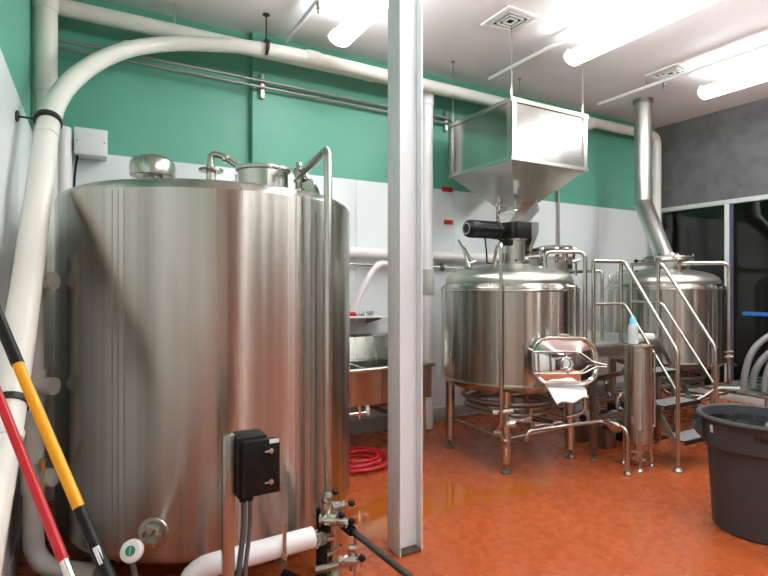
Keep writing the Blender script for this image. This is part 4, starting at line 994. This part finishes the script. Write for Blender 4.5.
# filter column
fc = V(3.93, 2.69, 0); fr_ = .106
t = thing('filter_column', 'upright steel cylinder on thin legs standing in front of the stairs', 'filter vessel', fc)
ftop = EYE-(346-285)/F*4.15
b = B(); lathe(b, [(0, .185), (.05, .19), (.09, .20), (fr_, .215), (fr_, ftop-.02), (fr_+.008, ftop-.018), (fr_+.010, ftop-.004), (fr_, ftop), (0, ftop+.002)], fc, 48); part('vessel', b, shell_steel, t)
b = B(); lathe(b, [(fr_, ftop-.05), (fr_+.006, ftop-.048), (fr_+.006, ftop-.042), (fr_, ftop-.04)], fc, 48); part('clamp_ring', b, pipe_steel, t)
for a in (YAW*-57.3+10, 100, 220):
    q = fc+V((fr_+.012)*math.cos(R(a)), (fr_+.012)*math.sin(R(a)), 0)
    b = B(); tube(b, [q+V(0, 0, .02), q+V(0, 0, .34)], .012, 10); lathe(b, [(0, 0), (.03, 0), (.03, .008), (.012, .022), (0, .022)], q, 12); tube(b, [q+V(0, 0, .32), fc+V(0, 0, .32)], .008, 8); part('leg', b, pipe_steel, t)
q = fc+right*.118-fwd*.03; b = B(); tube(b, [q+V(0, 0, .34), q+V(0, 0, ftop-.06)], .009, 10); tube(b, [q+V(0, 0, ftop-.06), fc+V(0, 0, ftop-.06)], .008, 8); tube(b, [q+V(0, 0, .35), fc+V(0, 0, .33)], .010, 8); part('side_tube', b, pipe_steel, t)
b = B(); tube(b, [fc+V(0, 0, .19), fc+V(0, 0, .10)], .018, 12); tube(b, [fc+V(0, 0, .135)-right*.085, fc+V(0, 0, .125)+right*.04], .010, 10); lathe(b, [(0, -.03), (.035, -.02), (.035, .02), (0, .03)], fc+V(0, 0, .075), 16); tube(b, [fc+V(0, 0, .075)-right*.05, fc+V(0, 0, .055)+right*.05], .014, 10); part('bottom_valve', b, bright_steel, t)
# bottle on top
bp = W(632, 345, 4.13); bp.z = ftop+.003; bp = fc+(-right*.045)+V(0, 0, ftop+.003); 
t = thing('squeeze_bottle', 'milky plastic bottle with light blue cap on top of the steel cylinder', 'bottle', bp)
b = B(); lathe(b, [(0, 0), (.036, 0), (.040, .006), (.040, .13), (.036, .15), (.026, .17), (.022, .172)], bp, 28); part('bottle', b, bottle_m, t)
b = B(); lathe(b, [(.027, .165), (.029, .168), (.026, .19), (.018, .215), (.010, .222), (0, .224)], bp, 24); part('cap', b, cap_blue, t, 'light blue cap')
# white towel-like bag on stairs top
q = W(660, 342, 4.78)
b = B(); box(b, (q.x-.09, PYF+.02, DZ+.001), (q.x+.07, PYF+.12, DZ+.055), .02); single('folded_cloth', b, rag_m, 'pale folded cloth on the platform deck behind the stair rail', 'cloth')

# ---------------------------------------------------------------- trash can
tc = V(3.575, 1.65, 0)
t = thing('trash_can', 'large black round trash can at the right edge of the room', 'trash can', tc)
b = B()
lathe(b, [(0, .0), (.225, .0), (.235, .01), (.262, .50), (.275, .505), (.292, .52), (.300, .665), (.318, .672), (.325, .685), (.318, .698), (.305, .70), (.292, .695), (.288, .66), (.262, .5), (.232, .03), (0, .025)], tc, 72); part('body', b, bin_m, t)
for a in (124, 304):
    d = V(math.cos(R(a)), math.sin(R(a)), 0); s_ = V(-d.y, d.x, 0); c_ = tc+d*.30+V(0, 0, .60)
    b = B()
    for sg in (-1, 1): prism(b, [c_+s_*sg*.07+V(0, 0, .06), c_+s_*sg*.07+d*.035+V(0, 0, .05), c_+s_*sg*.07+d*.035+V(0, 0, -.02), c_+s_*sg*.07-d*.01+V(0, 0, -.07)], s_*.012*sg)
    tube(b, [c_+s_*-.08+d*.03+V(0, 0, .0), c_+s_*.08+d*.03+V(0, 0, 0)], .016, 10); part('handle', b, bin_m, t)
# lettering on band, wrapped
def text_mesh(txt, size, rad, ang, z, m, parent, name='lettering'):
    cu = bpy.data.curves.new('text', 'FONT'); cu.body = txt; cu.size = size; cu.align_x = 'LEFT'; cu.extrude = .0008; cu.offset = .003
    ob = bpy.data.objects.new('text', cu); scene.collection.objects.link(ob)
    bpy.context.view_layer.update(); dg = bpy.context.evaluated_depsgraph_get(); me = bpy.data.meshes.new_from_object(ob.evaluated_get(dg))
    b = B(); b.from_mesh(me); bmesh.ops.subdivide_edges(b, edges=[e for e in b.edges if e.calc_length() > .015], cuts=2)
    for v_ in b.verts:
        a = ang+v_.co.x/rad; h = z+v_.co.y; rr_ = rad+v_.co.z+(h-.52)*(.008/.145); v_.co = V(tc.x+rr_*math.cos(a), tc.y+rr_*math.sin(a), h)
    bpy.data.objects.remove(ob); return part(name, b, m, parent)
# direction from the can to the camera
ca = math.atan2(-tc.y, -tc.x)
text_mesh('Huskee', .052, .2935, ca-.045, .603, text_black, t)
b = B(); rows = []
a0 = ca-.90
for (h) in (.600, .645):
    rows.append([b.verts.new(V(tc.x+(.293+(h-.52)*.055+.0015)*math.cos(a0+k*.02), tc.y+(.293+(h-.52)*.055+.0015)*math.sin(a0+k*.02), h)) for k in range(5)])
for k in range(4): b.faces.new((rows[0][k], rows[0][k+1], rows[1][k+1], rows[1][k]))
part('sticker', b, label_white, t, 'small white sticker')

# liner bag: dark crumple inside
b = B(); n = 40; rr_ = random.Random(5); rings = []
for i, (r_, h) in enumerate(((.284, .64), (.27, .60), (.2, .57), (.1, .585), (0.02, .56))):
    rings.append([b.verts.new(tc+V((r_+(rr_.random()-.5)*.02)*math.cos(2*math.pi*k/n), (r_+(rr_.random()-.5)*.02)*math.sin(2*math.pi*k/n), h+(rr_.random()-.5)*.05*(i > 0))) for k in range(n)])
for i in range(4):
    for k in range(n): b.faces.new((rings[i][k], rings[i][(k+1) % n], rings[i+1][(k+1) % n], rings[i+1][k]))
b.faces.new(rings[-1]); single('garbage_bag', b, mat('black_bag', (.01, .01, .01), .25), 'black plastic bag crumpled inside the trash can', 'garbage bag')

# ---------------------------------------------------------------- low cart and hoses on the right
c0 = W(724, 397, 4.75)
cx0, cy0 = 4.98, 2.15; ch = .56
t = thing('steel_cart', 'low flat steel cart behind the trash can, holding the hoses', 'cart', (5.4, 2.4, 0))
b = B(); box(b, (cx0, cy0, ch-.03), (cx0+1.1, cy0+.6, ch), .006); part('top', b, steel, t)
b = B(); box(b, (cx0+.03, cy0+.03, .2), (cx0+1.07, cy0+.57, .215), .003); part('lower_shelf', b, steel, t)
for (x, y) in ((cx0+.05, cy0+.05), (cx0+1.05, cy0+.05), (cx0+.05, cy0+.55), (cx0+1.05, cy0+.55)):
    b = B(); tube(b, [(x, y, .07), (x, y, ch-.03)], .015, 10); lathe(b, [(0, -.012), (.035, -.012), (.035, .012), (0, .012)], (x, y, .035), 16, axis=(1, 0, 0)); tube(b, [(x, y, .035), (x, y, .075)], .01, 8); part('leg', b, pipe_steel, t)
def arch(pts, r, label):
    b = B(); tube(b, smooth([W(*p) for p in pts], 3), r, 14)
    lo = min(v_.co.z for v_ in b.verts); 
    single('brewing_hose', b, hose_m, label, 'hose', 'grey brewing hoses on the cart')
zz = 4.35
def hz(px, z, h): 
    p = W(px, 300, z); return V(p.x, p.y, h)
def arch2(pts, r, label):
    b = B(); tube(b, smooth([hz(*p) for p in pts], 3), r, 14); single('brewing_hose', b, hose_m, label, 'hose', 'grey brewing hoses on the cart')
arch2([(744, 4.55, ch+.03), (744, 4.55, .70), (750, 4.55, .90), (762, 4.55, 1.02), (776, 4.6, 1.08), (800, 4.65, 1.02), (815, 4.7, .8), (818, 4.7, ch+.03)], .026, 'outermost grey hose looping up from the cart behind the trash can')
arch2([(752, 4.65, ch+.03), (754, 4.65, .72), (764, 4.65, .86), (778, 4.7, .94), (796, 4.75, .86), (806, 4.75, ch+.03)], .028, 'inner dull grey hose loop on the cart, below the outermost')
arch2([(764, 4.42, ch+.03), (765, 4.42, .70), (770, 4.42, .84), (780, 4.45, .97), (800, 4.5, .85), (806, 4.5, ch+.03)], .022, 'frontmost pale hose loop at the very right edge of the photo')
b = B(); tube(b, smooth([hz(697, 4.72, .46), hz(706, 4.72, .50), hz(716, 4.7, ch+.012), hz(730, 4.68, ch+.012), hz(742, 4.7, ch+.012)], 3), .008, 8)
single('thin_tube', b, pvc_clean, 'thin pale tube trailing over the edge of the cart', 'tube')
